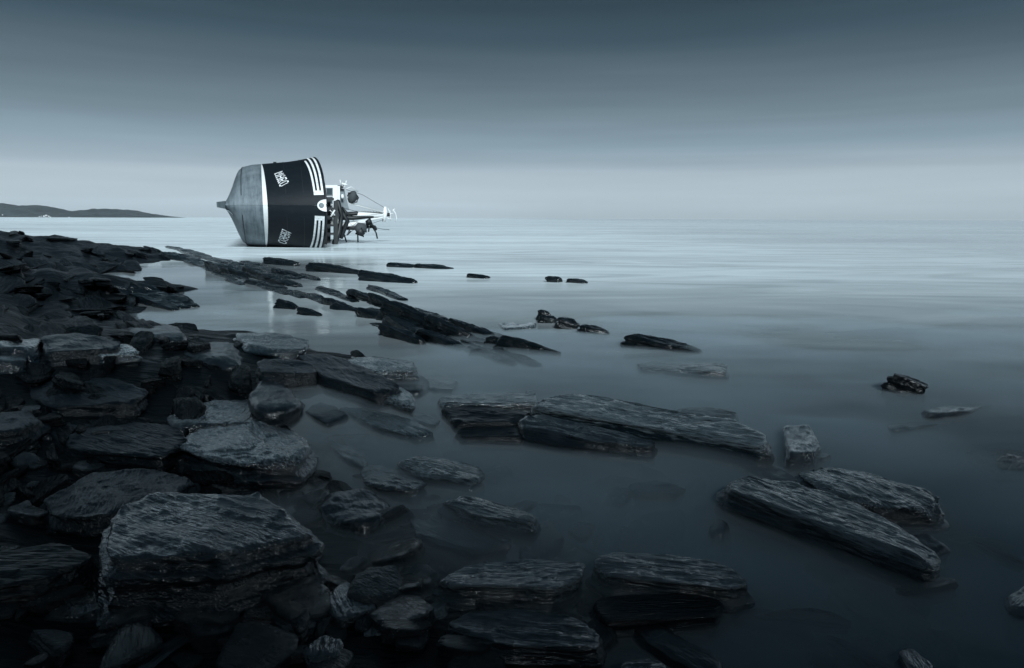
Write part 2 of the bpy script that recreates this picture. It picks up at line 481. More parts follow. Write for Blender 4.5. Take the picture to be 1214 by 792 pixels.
# ------------------------------------------------------------------ water: milky long-exposure sea, a closed body
def water_material():
    m, nt, out = mat_new('milky_sea')
    tc = N(nt, 'ShaderNodeTexCoord')
    # surface: open to light, mirror-like only at a low angle
    tr = N(nt, 'ShaderNodeBsdfTransparent')
    gl = N(nt, 'ShaderNodeBsdfGlossy', Roughness=.11); gl.inputs['Color'].default_value = (.9, .93, .95, 1)
    bmp = N(nt, 'ShaderNodeBump', Strength=.05, Distance=.3)
    mpb = N(nt, 'ShaderNodeMapping'); mpb.inputs['Scale'].default_value = (.5, 1.6, 1)
    L(nt, tc.outputs['Object'], mpb.inputs['Vector'])
    nb = N(nt, 'ShaderNodeTexNoise', Scale=.6, Detail=1.0)
    L(nt, mpb.outputs[0], nb.inputs['Vector']); L(nt, nb.outputs['Fac'], bmp.inputs['Height'])
    L(nt, bmp.outputs[0], gl.inputs['Normal'])
    fr = N(nt, 'ShaderNodeFresnel', IOR=1.33)
    mix = N(nt, 'ShaderNodeMixShader')
    L(nt, fr.outputs[0], mix.inputs[0]); L(nt, tr.outputs[0], mix.inputs[1]); L(nt, gl.outputs[0], mix.inputs[2])
    # drifting foam, thick in the surf farther out, in long streaks
    sep = N(nt, 'ShaderNodeSeparateXYZ'); L(nt, tc.outputs['Object'], sep.inputs[0])
    mp1 = N(nt, 'ShaderNodeMapping'); mp1.inputs['Scale'].default_value = (.022, .075, 1); mp1.inputs['Rotation'].default_value = (0, 0, rad(8))
    L(nt, tc.outputs['Object'], mp1.inputs['Vector'])
    f1 = N(nt, 'ShaderNodeTexNoise', Scale=1.0, Detail=2.5, Roughness=.5, Distortion=.8)
    L(nt, mp1.outputs[0], f1.inputs['Vector'])
    mp2 = N(nt, 'ShaderNodeMapping'); mp2.inputs['Scale'].default_value = (.10, .30, 1); mp2.inputs['Rotation'].default_value = (0, 0, rad(-12))
    L(nt, tc.outputs['Object'], mp2.inputs['Vector'])
    f2 = N(nt, 'ShaderNodeTexNoise', Scale=1.0, Detail=3.5, Roughness=.5, Distortion=2.2)
    L(nt, mp2.outputs[0], f2.inputs['Vector'])
    ff = N(nt, 'ShaderNodeMath', operation='MULTIPLY_ADD'); ff.inputs[1].default_value = .5
    L(nt, f2.outputs['Fac'], ff.inputs[0])
    fh = N(nt, 'ShaderNodeMath', operation='MULTIPLY'); fh.inputs[1].default_value = .6
    L(nt, f1.outputs['Fac'], fh.inputs[0]); L(nt, fh.outputs[0], ff.inputs[2])
    fr1 = ramp(nt, ff.outputs[0], [(.24, .0), (.72, 1.0)])
    yr = N(nt, 'ShaderNodeMapRange', interpolation_type='SMOOTHSTEP'); yr.inputs['From Min'].default_value = 6; yr.inputs['From Max'].default_value = 32
    yr.inputs['To Min'].default_value = .24; yr.inputs['To Max'].default_value = .85
    L(nt, sep.outputs['Y'], yr.inputs['Value'])
    # the lagoon between shelf and reef lies calm: little foam there
    lg = N(nt, 'ShaderNodeMapping'); lg.inputs['Location'].default_value = (12 / 7.0, -25 / 13.0, 0); lg.inputs['Scale'].default_value = (1 / 7.0, 1 / 13.0, 0)
    L(nt, tc.outputs['Object'], lg.inputs['Vector'])
    ll = N(nt, 'ShaderNodeVectorMath', operation='LENGTH'); L(nt, lg.outputs[0], ll.inputs[0])
    lm = N(nt, 'ShaderNodeMapRange', interpolation_type='SMOOTHSTEP'); lm.inputs['From Min'].default_value = .5; lm.inputs['From Max'].default_value = 1.35
    lm.inputs['To Min'].default_value = .18; lm.inputs['To Max'].default_value = 1.0
    L(nt, ll.outputs['Value'], lm.inputs['Value'])
    # surf foam thins to the right; its falloff also paints in the sea's glow
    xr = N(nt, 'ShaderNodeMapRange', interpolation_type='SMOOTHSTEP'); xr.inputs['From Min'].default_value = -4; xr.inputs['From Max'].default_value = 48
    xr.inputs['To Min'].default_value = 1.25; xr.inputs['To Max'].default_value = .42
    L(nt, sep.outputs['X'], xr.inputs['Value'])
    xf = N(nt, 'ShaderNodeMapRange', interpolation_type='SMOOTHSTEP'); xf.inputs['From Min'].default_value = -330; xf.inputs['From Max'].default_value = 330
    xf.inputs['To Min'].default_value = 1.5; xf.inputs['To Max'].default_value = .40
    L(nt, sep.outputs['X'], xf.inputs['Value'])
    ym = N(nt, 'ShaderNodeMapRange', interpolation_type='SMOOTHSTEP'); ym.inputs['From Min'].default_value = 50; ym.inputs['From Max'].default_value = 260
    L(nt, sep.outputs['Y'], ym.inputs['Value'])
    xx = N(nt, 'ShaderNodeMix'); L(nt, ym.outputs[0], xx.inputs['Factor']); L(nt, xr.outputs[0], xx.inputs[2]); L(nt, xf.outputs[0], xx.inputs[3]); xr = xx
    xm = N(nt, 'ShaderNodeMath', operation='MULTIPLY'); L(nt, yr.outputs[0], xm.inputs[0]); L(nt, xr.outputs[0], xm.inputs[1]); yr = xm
    yl = N(nt, 'ShaderNodeMath', operation='MULTIPLY'); L(nt, yr.outputs[0], yl.inputs[0]); L(nt, lm.outputs[0], yl.inputs[1]); yr = yl
    fm = N(nt, 'ShaderNodeMath', operation='MULTIPLY'); L(nt, fr1.outputs['Color'], fm.inputs[0]); L(nt, yr.outputs[0], fm.inputs[1])
    df = N(nt, 'ShaderNodeBsdfDiffuse'); df.inputs['Color'].default_value = (.74, .84, .88, 1)
    mix2 = N(nt, 'ShaderNodeMixShader')
    L(nt, fm.outputs[0], mix2.inputs[0]); L(nt, mix.outputs[0], mix2.inputs[1]); L(nt, df.outputs[0], mix2.inputs[2])
    L(nt, mix2.outputs[0], out.inputs['Surface'])
    v = N(nt, 'ShaderNodeVolumePrincipled')
    v.inputs['Color'].default_value = (.76, .90, .975, 1)
    v.inputs['Density'].default_value = 5.0
    v.inputs['Anisotropy'].default_value = 0.0
    L(nt, v.outputs[0], out.inputs['Volume'])
    return m
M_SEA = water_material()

def build_water():
    tx = np.linspace(-1, 1, 241); X = 4 * np.sinh(tx * 8.4) / np.sinh(8.4) * 2250 + 24 * tx
    ty = np.linspace(0, 1, 300); Y = -6 + 30 * ty + 9000 * np.sinh(ty * 9.5) / np.sinh(9.5)
    nx, ny = len(X), len(Y)
    gx, gy = np.meshgrid(X, Y)
    P = np.stack([gx.ravel(), gy.ravel(), 0 * gx.ravel()], 1)
    amp = np.clip(1 - np.hypot(P[:, 0], P[:, 1]) / 60, 0, 1)
    z = .012 + amp * (.035 * fbm(P * np.array([.30, .55, 1]), 3, 77) + .012 * fbm(P * np.array([1.0, 1.9, 1]), 2, 78))
    top = P.copy(); top[:, 2] = z
    bot = P.copy(); bot[:, 2] = -2.0
    V = np.concatenate([top, bot]); n = nx * ny
    i = np.arange((ny - 1) * nx).reshape(ny - 1, nx)[:, :-1].ravel()
    Qt = np.stack([i, i + 1, i + nx + 1, i + nx], 1)
    Qb = Qt[:, ::-1] + n
    def strip(idx):
        a, b = idx[:-1], idx[1:]
        return np.stack([a, a + n, b + n, b], 1)
    e0 = np.arange(nx); e1 = (ny - 1) * nx + np.arange(nx); e2 = np.arange(ny) * nx; e3 = np.arange(ny) * nx + nx - 1
    Q = np.concatenate([Qt, Qb, strip(e0), strip(e1)[:, ::-1], strip(e2)[:, ::-1], strip(e3)])
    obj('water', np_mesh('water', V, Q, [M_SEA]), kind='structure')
build_water()

# ------------------------------------------------------------------ rocks
_cs = {}
def cube_sphere(n):
    if n in _cs: return _cs[n]
    t = np.tan(np.linspace(-1, 1, n + 1) * math.pi / 4)
    a, b = np.meshgrid(t, t)
    one = np.ones_like(a)
    faces = [(one, a, b), (-one, b, a), (b, one, a), (a, -one, b), (a, b, one), (b, a, -one)]
    V, Q = [], []
    for k, fcs in enumerate(faces):
        V.append(np.stack([c.ravel() for c in fcs], 1))
        i = np.arange(n * (n + 1)).reshape(n, n + 1)[:, :-1].ravel()
        Q.append(np.stack([i, i + 1, i + n + 2, i + n + 1], 1) + k * (n + 1) ** 2)
    V = np.concatenate(V); Q = np.concatenate(Q)
    key, idx, inv = np.unique(np.round(V, 5), axis=0, return_index=True, return_inverse=True)
    V = V[idx]; Q = np.asarray(inv).reshape(-1)[Q]
    c = V[Q].mean(1); nn = np.cross(V[Q[:, 1]] - V[Q[:, 0]], V[Q[:, 2]] - V[Q[:, 0]])
    flip = (nn * c).sum(1) < 0
    Q[flip] = Q[flip][:, ::-1]
    _cs[n] = (V, Q)
    return _cs[n]

def hull2d(P):
    P = sorted(map(tuple, P))
    def half(pts):
        h = []
        for p in pts:
            while len(h) > 1 and (h[-1][0] - h[-2][0]) * (p[1] - h[-2][1]) - (h[-1][1] - h[-2][1]) * (p[0] - h[-2][0]) <= 0: h.pop()
            h.append(p)
        return h
    a, b = half(P), half(P[::-1])
    return np.array(a[:-1] + b[:-1])

def rock_mesh(name, poly, h, seed, n=34, sharp=36, mat=M_SLATE, strata=1.0, grain=1.0, lean=.30, lump=1.0):
    """poly: top outline in the slab's own plane; h: thickness. Origin in the middle of the underside."""
    rng = np.random.default_rng(seed)
    hp = hull2d(poly); c = hp.mean(0)
    ex, ey = np.ptp(hp[:, 0]) / 2, np.ptp(hp[:, 1]) / 2
    mn = hp.min(0); mxx = hp.max(0); c = (mn + mxx) / 2
    hp = (hp - c) * 1.035
    pn, pd = [(0, 0, 1.0), (0, 0, -1.0)], [h / 2, h / 2]
    m = len(hp)
    for i in range(m):
        a, b = hp[i], hp[(i + 1) % m]
        e = b - a
        ln = np.linalg.norm(e)
        if ln < 1e-4: continue
        nn = np.array([e[1], -e[0]]) / ln
        t = rng.uniform(-lean, lean)
        v = np.array([nn[0] * math.cos(t), nn[1] * math.cos(t), math.sin(t)])
        d = v @ np.array([a[0], a[1], h / 2])
        pn.append(v); pd.append(max(d, .12 * min(ex, ey)))
    if sharp > 12:                      # broken corners and a split top
        for i in range(5):
            a = hp[rng.integers(m)]
            an = math.atan2(a[1], a[0]) + rng.normal(0, .5)
            el = rng.uniform(.25, 1.15)
            v = np.array([math.cos(an) * math.cos(el), math.sin(an) * math.cos(el), math.sin(el)])
            sup = max((v @ np.array([c_[0], c_[1], h / 2])) for c_ in hp)
            pn.append(v); pd.append(max(sup * rng.uniform(.88, .985), .12 * min(ex, ey)))
    pn = np.array(pn); pd = np.array(pd)
    V, Q = cube_sphere(n)
    d = V * np.array([ex, ey, h / 2])
    d = d / np.linalg.norm(d, axis=1, keepdims=True)
    q = np.maximum(d @ pn.T / pd, 0)
    qs = q ** sharp
    rr = qs.sum(1) ** (-1 / sharp)
    P = d * rr[:, None]
    g = (qs / np.maximum(q, 1e-9) / pd) @ pn
    nrm = g / np.linalg.norm(g, axis=1, keepdims=True)
    S = min(ex, ey, h) * 2
    off = rng.uniform(-50, 50, 3)
    up = np.abs(nrm[:, 2])
    lo = fbm((P / S) * np.array([.9, 1.2, 1.6]) + off, 3, seed % 97)
    zz = (P[:, 2] + .05 * S * lo) / (.030 + .035 * S)
    layer = vnoise(np.stack([zz + off[0], P[:, 0] / S * .35 + off[1], P[:, 1] / S * .35], 1), seed % 89)
    layer = np.sign(layer) * np.abs(layer) ** .6
    fine = fbm(P * np.array([2.6, 10.0, 24]) + off, 4, seed % 83, ridged=True)
    chip = fbm(P * 5.5 + off, 3, seed % 79)
    disp = lump * .055 * S * lo + strata * (1 - up) * (.036 * S + .010) * layer + grain * (.010 + .008 * (1 - up)) * fine + .012 * S * chip
    fl = fbm(P * np.array([1.1, 2.4, 0]) / max(S, .25) + off, 4, seed % 73) * 3.2
    flake = np.floor(fl) + np.clip((fl - np.floor(fl) - .86) / .14, 0, 1)
    disp = disp + strata * up * .007 * S * flake * (1 if sharp > 12 else 0)
    # ragged edges: bite where a corner is, unevenly
    edge = np.clip(1 - qs.max(1) / qs.sum(1), 0, .6)
    disp = disp - edge * .09 * S * (.2 + 1.2 * chip)
    P = P + nrm * disp[:, None]
    P = P + np.array([0, 0, h / 2])
    return np_mesh(name, P, Q, [mat]), c

def place_slab(name, top3, h, seed, **kw):
    """top3: world points of the top face -> mesh and matrix of a slab lying in their plane"""
    T = np.array(top3)
    c = T.mean(0)
    u, s, vt = np.linalg.svd(T - c)
    nz = vt[2]; nz = nz if nz[2] > 0 else -nz
    xa = vt[0]; ya = np.cross(nz, xa)
    poly = np.stack([(T - c) @ xa, (T - c) @ ya], 1)
    me, c2 = rock_mesh(name, poly, h, seed, **kw)
    o = c + xa * c2[0] + ya * c2[1] - nz * h
    M = Matrix(((xa[0], ya[0], nz[0], o[0]), (xa[1], ya[1], nz[1], o[1]), (xa[2], ya[2], nz[2], o[2]), (0, 0, 0, 1)))
    return me, M

SEED = [100]
HEROES = []
def near_label(prefix, p, fallback):
    """a label naming the known rock that a small one lies beside"""
    c = sorted(HEROES, key=lambda h: (h[0].x - p[0]) ** 2 + (h[0].y - p[1]) ** 2)
    for _, lab in c[:3]:
        t = prefix + ' the ' + lab
        if len(t.split()) <= 16: return t
    return fallback

def slab(label, poly, base, name='flat_rock', cat='rock', sink=.25, back=0.0, lift=0.0, tilt=None, n=30, group=None, wet=True, under=None, **kw):
    """poly: outline of the top face in the photograph; base: pixel row where its front meets ground or water below the front edge.
    under: metres below water of a drowned rock's top (then base is ignored); back: extra height of the far edge."""
    SEED[0] += 1
    P = np.array(poly, float)
    fi = int(np.argmax(P[:, 1])); fx, fy = P[fi]
    if under is None:
        b = hit(fx, base, wet)
        d = ray(fx, fy)
        t = math.hypot(b[0], b[1]) / math.hypot(d[0], d[1])
        zf = CAM_H + d[2] * t
        g = b[2]
        if g < .02: zf += .035          # wet through: the swell hides the foot of it
    else:
        zf = -under; g = zf - .25
    w = (P[:, 1].max() - P[:, 1]) / max(np.ptp(P[:, 1]), 1)
    if tilt is None:
        tilt = .15 if kw.get('mat') is M_CREST else .02 if kw.get('mat') is M_DIM or under is not None else .11
    fb, bb_ = P[fi], P[int(np.argmin(P[:, 1]))]
    dep = np.hypot(*(on_z(*bb_, zf)[:2])) - np.hypot(*(on_z(*fb, zf)[:2]))
    back = back - tilt * max(dep, 0)            # beds dip gently seaward
    wl_ = (P[:, 0].max() - P[:, 0]) / np.ptp(P[:, 0])
    T = [on_z(x, y, zf + back * k + lift * k2) for (x, y), k, k2 in zip(P, w, wl_)]
    h = max(zf - g + sink, .12)
    me, M = place_slab(name, T, h, SEED[0], n=n, **kw)
    o = obj(name, me, label=label, cat=cat, group=group)
    o.matrix_world = M
    HEROES.append((M.translation.copy(), label))
    return o

def wedge(label, A, B, depth, name='flat_rock', n=20, drop=.0, sink=.35, group=None, **kw):
    """an upright tilted bed: crest from A=(px, py, base row) to B=(px, py, base row); depth: its thickness away from us, metres"""
    SEED[0] += 1
    W = []
    for px, py, base in (A, B):
        b = hit(px, base)
        d = ray(px, py)
        t = math.hypot(b[0], b[1]) / math.hypot(d[0], d[1])
        W.append(np.array([0, 0, CAM_H]) + d * t)
    a, b = W
    away = np.array([a[0], a[1], 0]) / math.hypot(a[0], a[1])
    al = b - a; al2 = np.array([al[0], al[1], 0]); perp = np.array([-al2[1], al2[0], 0]); perp /= np.linalg.norm(perp)
    if perp @ away < 0: perp = -perp
    bk = perp * depth - np.array([0, 0, drop])
    mid = (a + b) / 2 + np.array([0, 0, .0])
    T = [a, mid - perp * depth * .10, b, b + bk * .6, mid + bk, a + bk * .35]
    h = max(a[2], .1) + sink
    kw.setdefault('mat', M_REEF); kw.setdefault('lump', 1.8); kw.setdefault('strata', 2.2)
    me, M = place_slab(name, T, h, SEED[0], n=n, **kw)
    if group and 'small broken' in group: label = near_label('small broken reef bed beside', tuple(M.translation), label)
    o = obj(name, me, label=label, cat='rock', group=group)
    o.matrix_world = M
    if 'small broken' not in (group or '') and 'ledge' not in (group or ''): HEROES.append((M.translation.copy(), label))
    return o

rd = dict(sharp=10, mat=M_SMOOTH, strata=.5, grain=.6, lump=1.6)      # sea-worn, rounded
# --- big slabs close to the camera
slab('massive slab boulder with a broad creased top on the dark shore', [(128, 618), (148, 596), (198, 580), (250, 581), (313, 593), (350, 609), (373, 631), (330, 645), (264, 660), (132, 668)], 742, n=96, lean=.12, back=.04)
slab('flat dark slab running out of the frame beside the massive boulder', [(-60, 665), (-10, 655), (60, 643), (116, 652), (104, 668), (60, 684), (-10, 696), (-60, 700)], 722, n=60, mat=M_DIM)
slab('broad dim slab lying behind the massive boulder', [(50, 592), (110, 560), (180, 552), (237, 568), (205, 588), (150, 600), (120, 615), (60, 612)], 636, n=60, mat=M_DIM)
slab('striped slab with wavy bright layers above the misty pool', [(214, 528), (240, 509), (300, 499), (340, 508), (364, 527), (348, 548), (300, 548), (255, 543)], 582, n=64, strata=1.6, mat=M_HIGHLIT)
slab('pale flat slab lying just above the striped slab', [(204, 492), (240, 479), (300, 471), (336, 478), (333, 494), (280, 500), (213, 504)], 518, n=40)
slab('long low slab with a shiny rim between the shore boulders', [(50, 505), (110, 494), (200, 505), (217, 523), (190, 541), (100, 533)], 566, n=40, mat=M_DIM)
slab('dark slab cut off by the frame beside the long low slab', [(-40, 492), (0, 487), (36, 486), (53, 498), (20, 512), (-40, 516)], 532, n=34, mat=M_DIM)
slab('dull grooved slab lower down the shore than the veined log rock', [(34, 458), (60, 447), (130, 449), (172, 461), (160, 476), (60, 481)], 494, n=36, mat=M_DIM)
slab('long rounded rock ringed by thin white veins', [(146, 400), (170, 391), (232, 394), (282, 402), (298, 416), (288, 428), (220, 424), (158, 414)], 450, name='rounded_rock', n=40, sharp=5, mat=M_SMOOTH, strata=.3, grain=.4)
slab('small dark rock behind the veined log rock', [(147, 382), (175, 377), (220, 388), (224, 396), (190, 397), (150, 394)], 408, name='rounded_rock', n=26, sharp=5, mat=M_SMOOTH, strata=.3, grain=.4)
slab('thick pale-topped slab end cut off by the frame', [(-30, 393), (0, 389), (30, 392), (49, 402), (40, 412), (-30, 410)], 432, n=30)
slab('narrow ledge slab beside the veined log rock', [(50, 398), (85, 393), (142, 402), (140, 411), (60, 415)], 432, n=28, mat=M_DIM)
slab('bright wet slab tucked under the veined log rock', [(95, 412), (120, 405), (150, 408), (165, 418), (120, 421)], 434, n=26, mat=M_CREST, tilt=.05)
slab('smooth round boulder sitting below the pale-topped slab end', [(-20, 415), (0, 409), (20, 408), (32, 418), (25, 428), (-20, 432)], 446, name='rounded_rock', n=30, sharp=14, lump=1.8)
slab('lumpy rock with a glistening top at the edge of the pool', [(281, 397), (310, 391), (366, 402), (362, 412), (330, 414), (296, 409)], 428, n=34, mat=M_HIGHLIT, tilt=.05)
slab('black rock with a thin bright rim beside the glistening lumpy rock', [(304, 430), (320, 424), (372, 428), (377, 440), (345, 443), (310, 441)], 462, n=30, mat=M_DIM)
slab('large dark sloping bed running down into the mist', [(352, 420), (385, 416), (425, 430), (474, 456), (452, 466), (380, 446)], 486, n=36, mat=M_DIM)
slab('block with a bright flat top at the edge of the mist', [(412, 425), (440, 420), (490, 428), (491, 437), (450, 438), (415, 433)], 452, n=34, mat=M_CREST, tilt=.05)
slab('tilted slab with a bright jagged crest and pale vein', [(428, 443), (438, 441), (489, 466), (486, 479), (462, 472), (430, 458)], 494, n=36, mat=M_CREST, tilt=.05)
slab('round veined boulder half drowned beside the tilted slab', [(464, 450), (476, 440), (500, 441), (510, 455), (498, 464), (470, 462)], 472, name='rounded_rock', n=30, **rd)
slab('low pointed slab beside the round veined boulder', [(503, 445), (520, 443), (543, 452), (536, 461), (510, 460)], 466, n=26)
slab('blunt triangular boulder rising from the dark pool', [(292, 468), (312, 446), (334, 452), (356, 474), (340, 482), (305, 482)], 512, name='rounded_rock', n=34, **rd)
slab('pale hump drowned in mist beside the triangular boulder', [(360, 486), (378, 474), (402, 481), (412, 492), (385, 500)], 508, name='rounded_rock', n=28, **rd)
slab('long flat slab with a bright scaly top in the mist', [(400, 483), (440, 485), (490, 499), (513, 512), (500, 518), (450, 506)], 526, n=38, mat=M_HIGHLIT, tilt=.05)
slab('thin slab tip just beyond the bright scaly slab', [(486, 491), (500, 490), (522, 499), (515, 503), (495, 500)], 506, n=20)
slab('smooth drowned rock with one bright edge', [(382, 517), (396, 512), (434, 542), (430, 552), (402, 541)], 560, n=30, sharp=8)
slab('flat disc of layered rock balanced above the vein-marked boulder', [(425, 560), (440, 551), (480, 557), (502, 573), (490, 582), (440, 573)], 594, n=40, strata=1.8)
slab('pale-flecked slab with a rounded nose', [(474, 547), (500, 541), (560, 549), (572, 562), (560, 570), (500, 562)], 582, n=40, mat=M_HIGHLIT, tilt=.05)
slab('boulder marked by arched white veins in the shallows', [(379, 597), (395, 583), (425, 578), (455, 588), (466, 604), (432, 622), (392, 615)], 640, name='rounded_rock', n=48, sharp=14, lump=2.0, mat=M_SMOOTH)
slab('sloping slab with a bright streak over a darker slab', [(523, 592), (545, 585), (600, 598), (636, 613), (630, 622), (560, 610)], 645, n=42, mat=M_HIGHLIT, tilt=.05)
slab('dark slab half buried under the bright-streaked slab', [(484, 610), (508, 600), (565, 622), (606, 645), (560, 652), (494, 632)], 668, n=42)
slab('pale rock drowned behind the pale-flecked slab', [(530, 534), (570, 528), (596, 540), (592, 560), (550, 556)], 0, n=30, under=.06)
slab('square-edged slab with a rough bright top among the shallows', [(516, 686), (540, 670), (600, 660), (692, 668), (684, 688), (652, 697), (540, 694)], 724, n=74, lean=.1, mat=M_HIGHLIT)
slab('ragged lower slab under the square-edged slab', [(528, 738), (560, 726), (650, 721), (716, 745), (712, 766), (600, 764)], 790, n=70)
slab('thick brick-like slab with a rough bright top', [(704, 669), (725, 655), (800, 657), (870, 671), (886, 690), (860, 696), (720, 682)], 722, n=74, lean=.12, mat=M_HIGHLIT)
slab('dark ledge directly below the brick-like slab', [(700, 712), (740, 706), (830, 704), (862, 712), (850, 730), (720, 738)], 752, n=40, mat=M_DIM)
slab('smooth log-shaped rock sloping down beside the ragged lower slab', [(750, 742), (770, 735), (850, 776), (856, 792), (838, 800), (770, 762)], 812, name='rounded_rock', n=40, **rd)
slab('speckled stone cut off below the log-shaped rock', [(735, 784), (770, 779), (796, 790), (790, 806), (740, 806)], 824, n=30)
# --- the long ridge and the slabs around it
slab('flat end slab of the long bright-topped ridge', [(524, 470), (560, 465), (633, 467), (634, 476), (580, 477), (526, 476)], 488, n=34, lean=.1, mat=M_CREST)
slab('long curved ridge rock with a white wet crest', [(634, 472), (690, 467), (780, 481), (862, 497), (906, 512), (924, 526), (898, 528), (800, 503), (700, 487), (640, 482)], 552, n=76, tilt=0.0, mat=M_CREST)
slab('dark leaning slab in front of the long ridge', [(618, 496), (640, 492), (700, 504), (778, 522), (772, 530), (700, 522), (624, 505)], 547, n=56, tilt=.0, lift=.03)
slab('drowned dark shelf under the ridge end slab', [(524, 484), (560, 478), (626, 486), (622, 500), (540, 500)], 512, n=30, mat=M_DIM)
slab('faint step of rock under the drowned shelf', [(540, 509), (580, 504), (622, 506), (618, 518), (548, 518)], 526, n=28, mat=M_DIM)
slab('fist-sized dark stone perched on the ridge end slab', [(623, 464), (628, 461), (635, 463), (635, 467), (625, 468)], 470, name='perched_stone', n=14)
slab('low dark rib breaking the water behind the long ridge', [(800, 484), (830, 482), (872, 489), (868, 494), (830, 492)], 500, n=24)
slab('long thick plank of rock with a broad rough top', [(856, 570), (872, 561), (930, 571), (1010, 594), (1062, 620), (1102, 652), (1096, 664), (1052, 645), (999, 622), (931, 592), (868, 580)], 698, n=92, lean=.10, lift=.10, mat=M_HIGHLIT)
slab('broad flat slab lying behind the long plank rock', [(953, 562), (985, 552), (1050, 567), (1100, 582), (1124, 598), (1100, 604), (1050, 602), (1000, 592)], 626, n=60, mat=M_HIGHLIT)
slab('small rectangular block with cracks standing alone in the water', [(931, 504), (958, 503), (971, 529), (966, 536), (936, 540)], 556, n=30, lean=.06, tilt=.03)
slab('thin sliver of rock beside the cracked block', [(972, 538), (982, 536), (984, 539), (974, 543)], 546, n=12)
slab('thin drowned rib curving between the ridge and the plank rock', [(808, 526), (850, 527), (900, 544), (946, 569), (936, 573), (880, 552)], 578, n=38)
slab('round drowned stone peeping out behind the plank rock end', [(1068, 632), (1100, 632), (1126, 648), (1110, 654), (1080, 650)], 660, n=26, **rd)
wedge('lone dark wedge of rock in open water', (1060, 443, 466), (1100, 459, 470), .35)
slab('thin flat reef tongue just awash in open water', [(1095, 486), (1150, 477), (1177, 479), (1150, 487), (1100, 490)], 494, n=26, sink=.2)
slab('faint rib lying parallel to the awash reef tongue', [(1055, 503), (1120, 496), (1162, 493), (1152, 500), (1062, 508)], 509, n=26, sink=.2)
slab('broad drowned reef patch near the faint ribs', [(1148, 536), (1190, 529), (1240, 540), (1240, 560), (1180, 562)], 0, n=30, under=-.01, mat=M_DIM)
slab('scaly slab just awash in the still pool', [(744, 576), (780, 569), (816, 577), (800, 586), (752, 586)], 592, n=28)
slab('pale angular rock drowned in the still pool', [(735, 640), (750, 612), (808, 600), (812, 615), (796, 626), (792, 646), (745, 652)], 0, n=36, under=.015)
slab('tiny round stone beside the drowned angular rock', [(842, 620), (852, 613), (864, 620), (858, 630), (845, 630)], 636, name='rounded_rock', n=18, **rd)
slab('large drowned slab with one pale edge below the plank rock', [(984, 698), (1005, 683), (1050, 690), (1100, 735), (1112, 762), (1060, 752), (1010, 722)], 0, n=40, under=.02)
slab('dark post-like stone leaning out of the water', [(1066, 772), (1078, 766), (1104, 786), (1106, 800), (1086, 800)], 812, n=24)
slab('rough rock cut off by the frame in deep shade', [(1196, 706), (1214, 694), (1250, 700), (1250, 720), (1206, 722)], 730, n=24)
# --- awash slabs farther out
slab('pale tabletop slab awash beyond the long ridge', [(754, 430), (800, 425), (861, 432), (859, 441), (800, 438), (760, 436)], 448, n=34, lean=.05, mat=M_CREST)
wedge('dark whale-backed wedge behind the pale tabletop slab', (744, 397, 412), (830, 418, 420), .5, n=28)
slab('very pale oval slab awash near a row of dark stones', [(589, 383), (610, 378), (637, 379), (634, 386), (600, 388)], 392, n=24, lean=.05, mat=M_CREST)
wedge('pointed stone first in the row of small dark stones', (638, 367, 381), (652, 372, 382), .25, n=14)
wedge('squat stone second in the row of small dark stones', (640, 375, 384), (657, 378, 385), .3, n=14)
wedge('blocky stone third and largest in the row of small dark stones', (662, 377, 391), (687, 386, 392), .45, n=18)
wedge('low stone last in the row of small dark stones', (688, 385, 396), (722, 394, 398), .4, n=18)
wedge('pale-faced square stone far out in the bright surf', (646, 328, 335), (663, 330, 336), .5, n=12)
wedge('small slanting stone beside the square stone in the surf', (673, 330, 336), (694, 335, 337), .5, n=12)
wedge('tiny tilted stone alone in the bright surf', (554, 324, 330), (576, 329, 331), .5, n=12)
# --- the diagonal reef of tilted beds
REEF = [
    ('dark pointed bed at the head of the diagonal reef', (241, 309, 321), (300, 326, 330), .5),
    ('ragged bed following the head of the diagonal reef', (285, 314, 328), (345, 337, 340), .6),
    ('thin low bed between the reef head and the pool', (290, 330, 336), (332, 341, 344), .4),
    ('flat grey bed beside the reef head nearest the wreck', (312, 304, 313), (348, 312, 316), .7),
    ('bright edged bed in the reflection of the wreck', (364, 310, 322), (430, 322, 326), .5),
    ('small upright bed beside the reflection of the wreck', (322, 318, 325), (352, 326, 329), .4),
    ('long low bed beyond the bright edged bed', (380, 311, 321), (424, 323, 326), .5),
    ('broad bed farthest toward the open sea', (425, 320, 333), (490, 333, 337), .6),
    ('short black tooth standing in the pool', (328, 354, 366), (352, 364, 368), .3),
    ('second black tooth standing in the pool', (353, 364, 374), (378, 373, 376), .3),
    ('jagged bed beside the bright streak of reflection', (381, 352, 362), (408, 362, 366), .3),
    ('low bed just under the bright streak of reflection', (394, 358, 368), (424, 368, 371), .3),
    ('thick tooth where the reef turns down toward the ridge', (421, 364, 377), (450, 376, 380), .35),
    ('sharp bed above the thick tooth of the reef', (411, 342, 354), (446, 356, 360), .35),
    ('tall black fin highest of the diagonal reef', (457, 354, 382), (508, 378, 388), .35),
    ('second black fin below the tall black fin', (505, 374, 398), (556, 396, 404), .35),
    ('slender black bed behind the second black fin', (532, 377, 392), (580, 396, 401), .3),
    ('long half drowned bed in front of the tall fin', (454, 372, 386), (498, 396, 400), .3),
    ('drowned bed in front of the second black fin', (492, 388, 404), (545, 412, 416), .3),
    ('long fin ending the diagonal reef', (592, 397, 418), (664, 419, 424), .35),
    ('low block between the reef fins', (578, 399, 412), (604, 408, 414), .35),
    ('shelving bed half lost in the swirl of water', (450, 384, 400), (500, 404, 410), .3),
    ('small tip of rock below the second black fin', (560, 414, 422), (586, 421, 424), .25),
    ('thin bed rising just behind the tall black fin', (436, 346, 362), (464, 361, 366), .3),
]
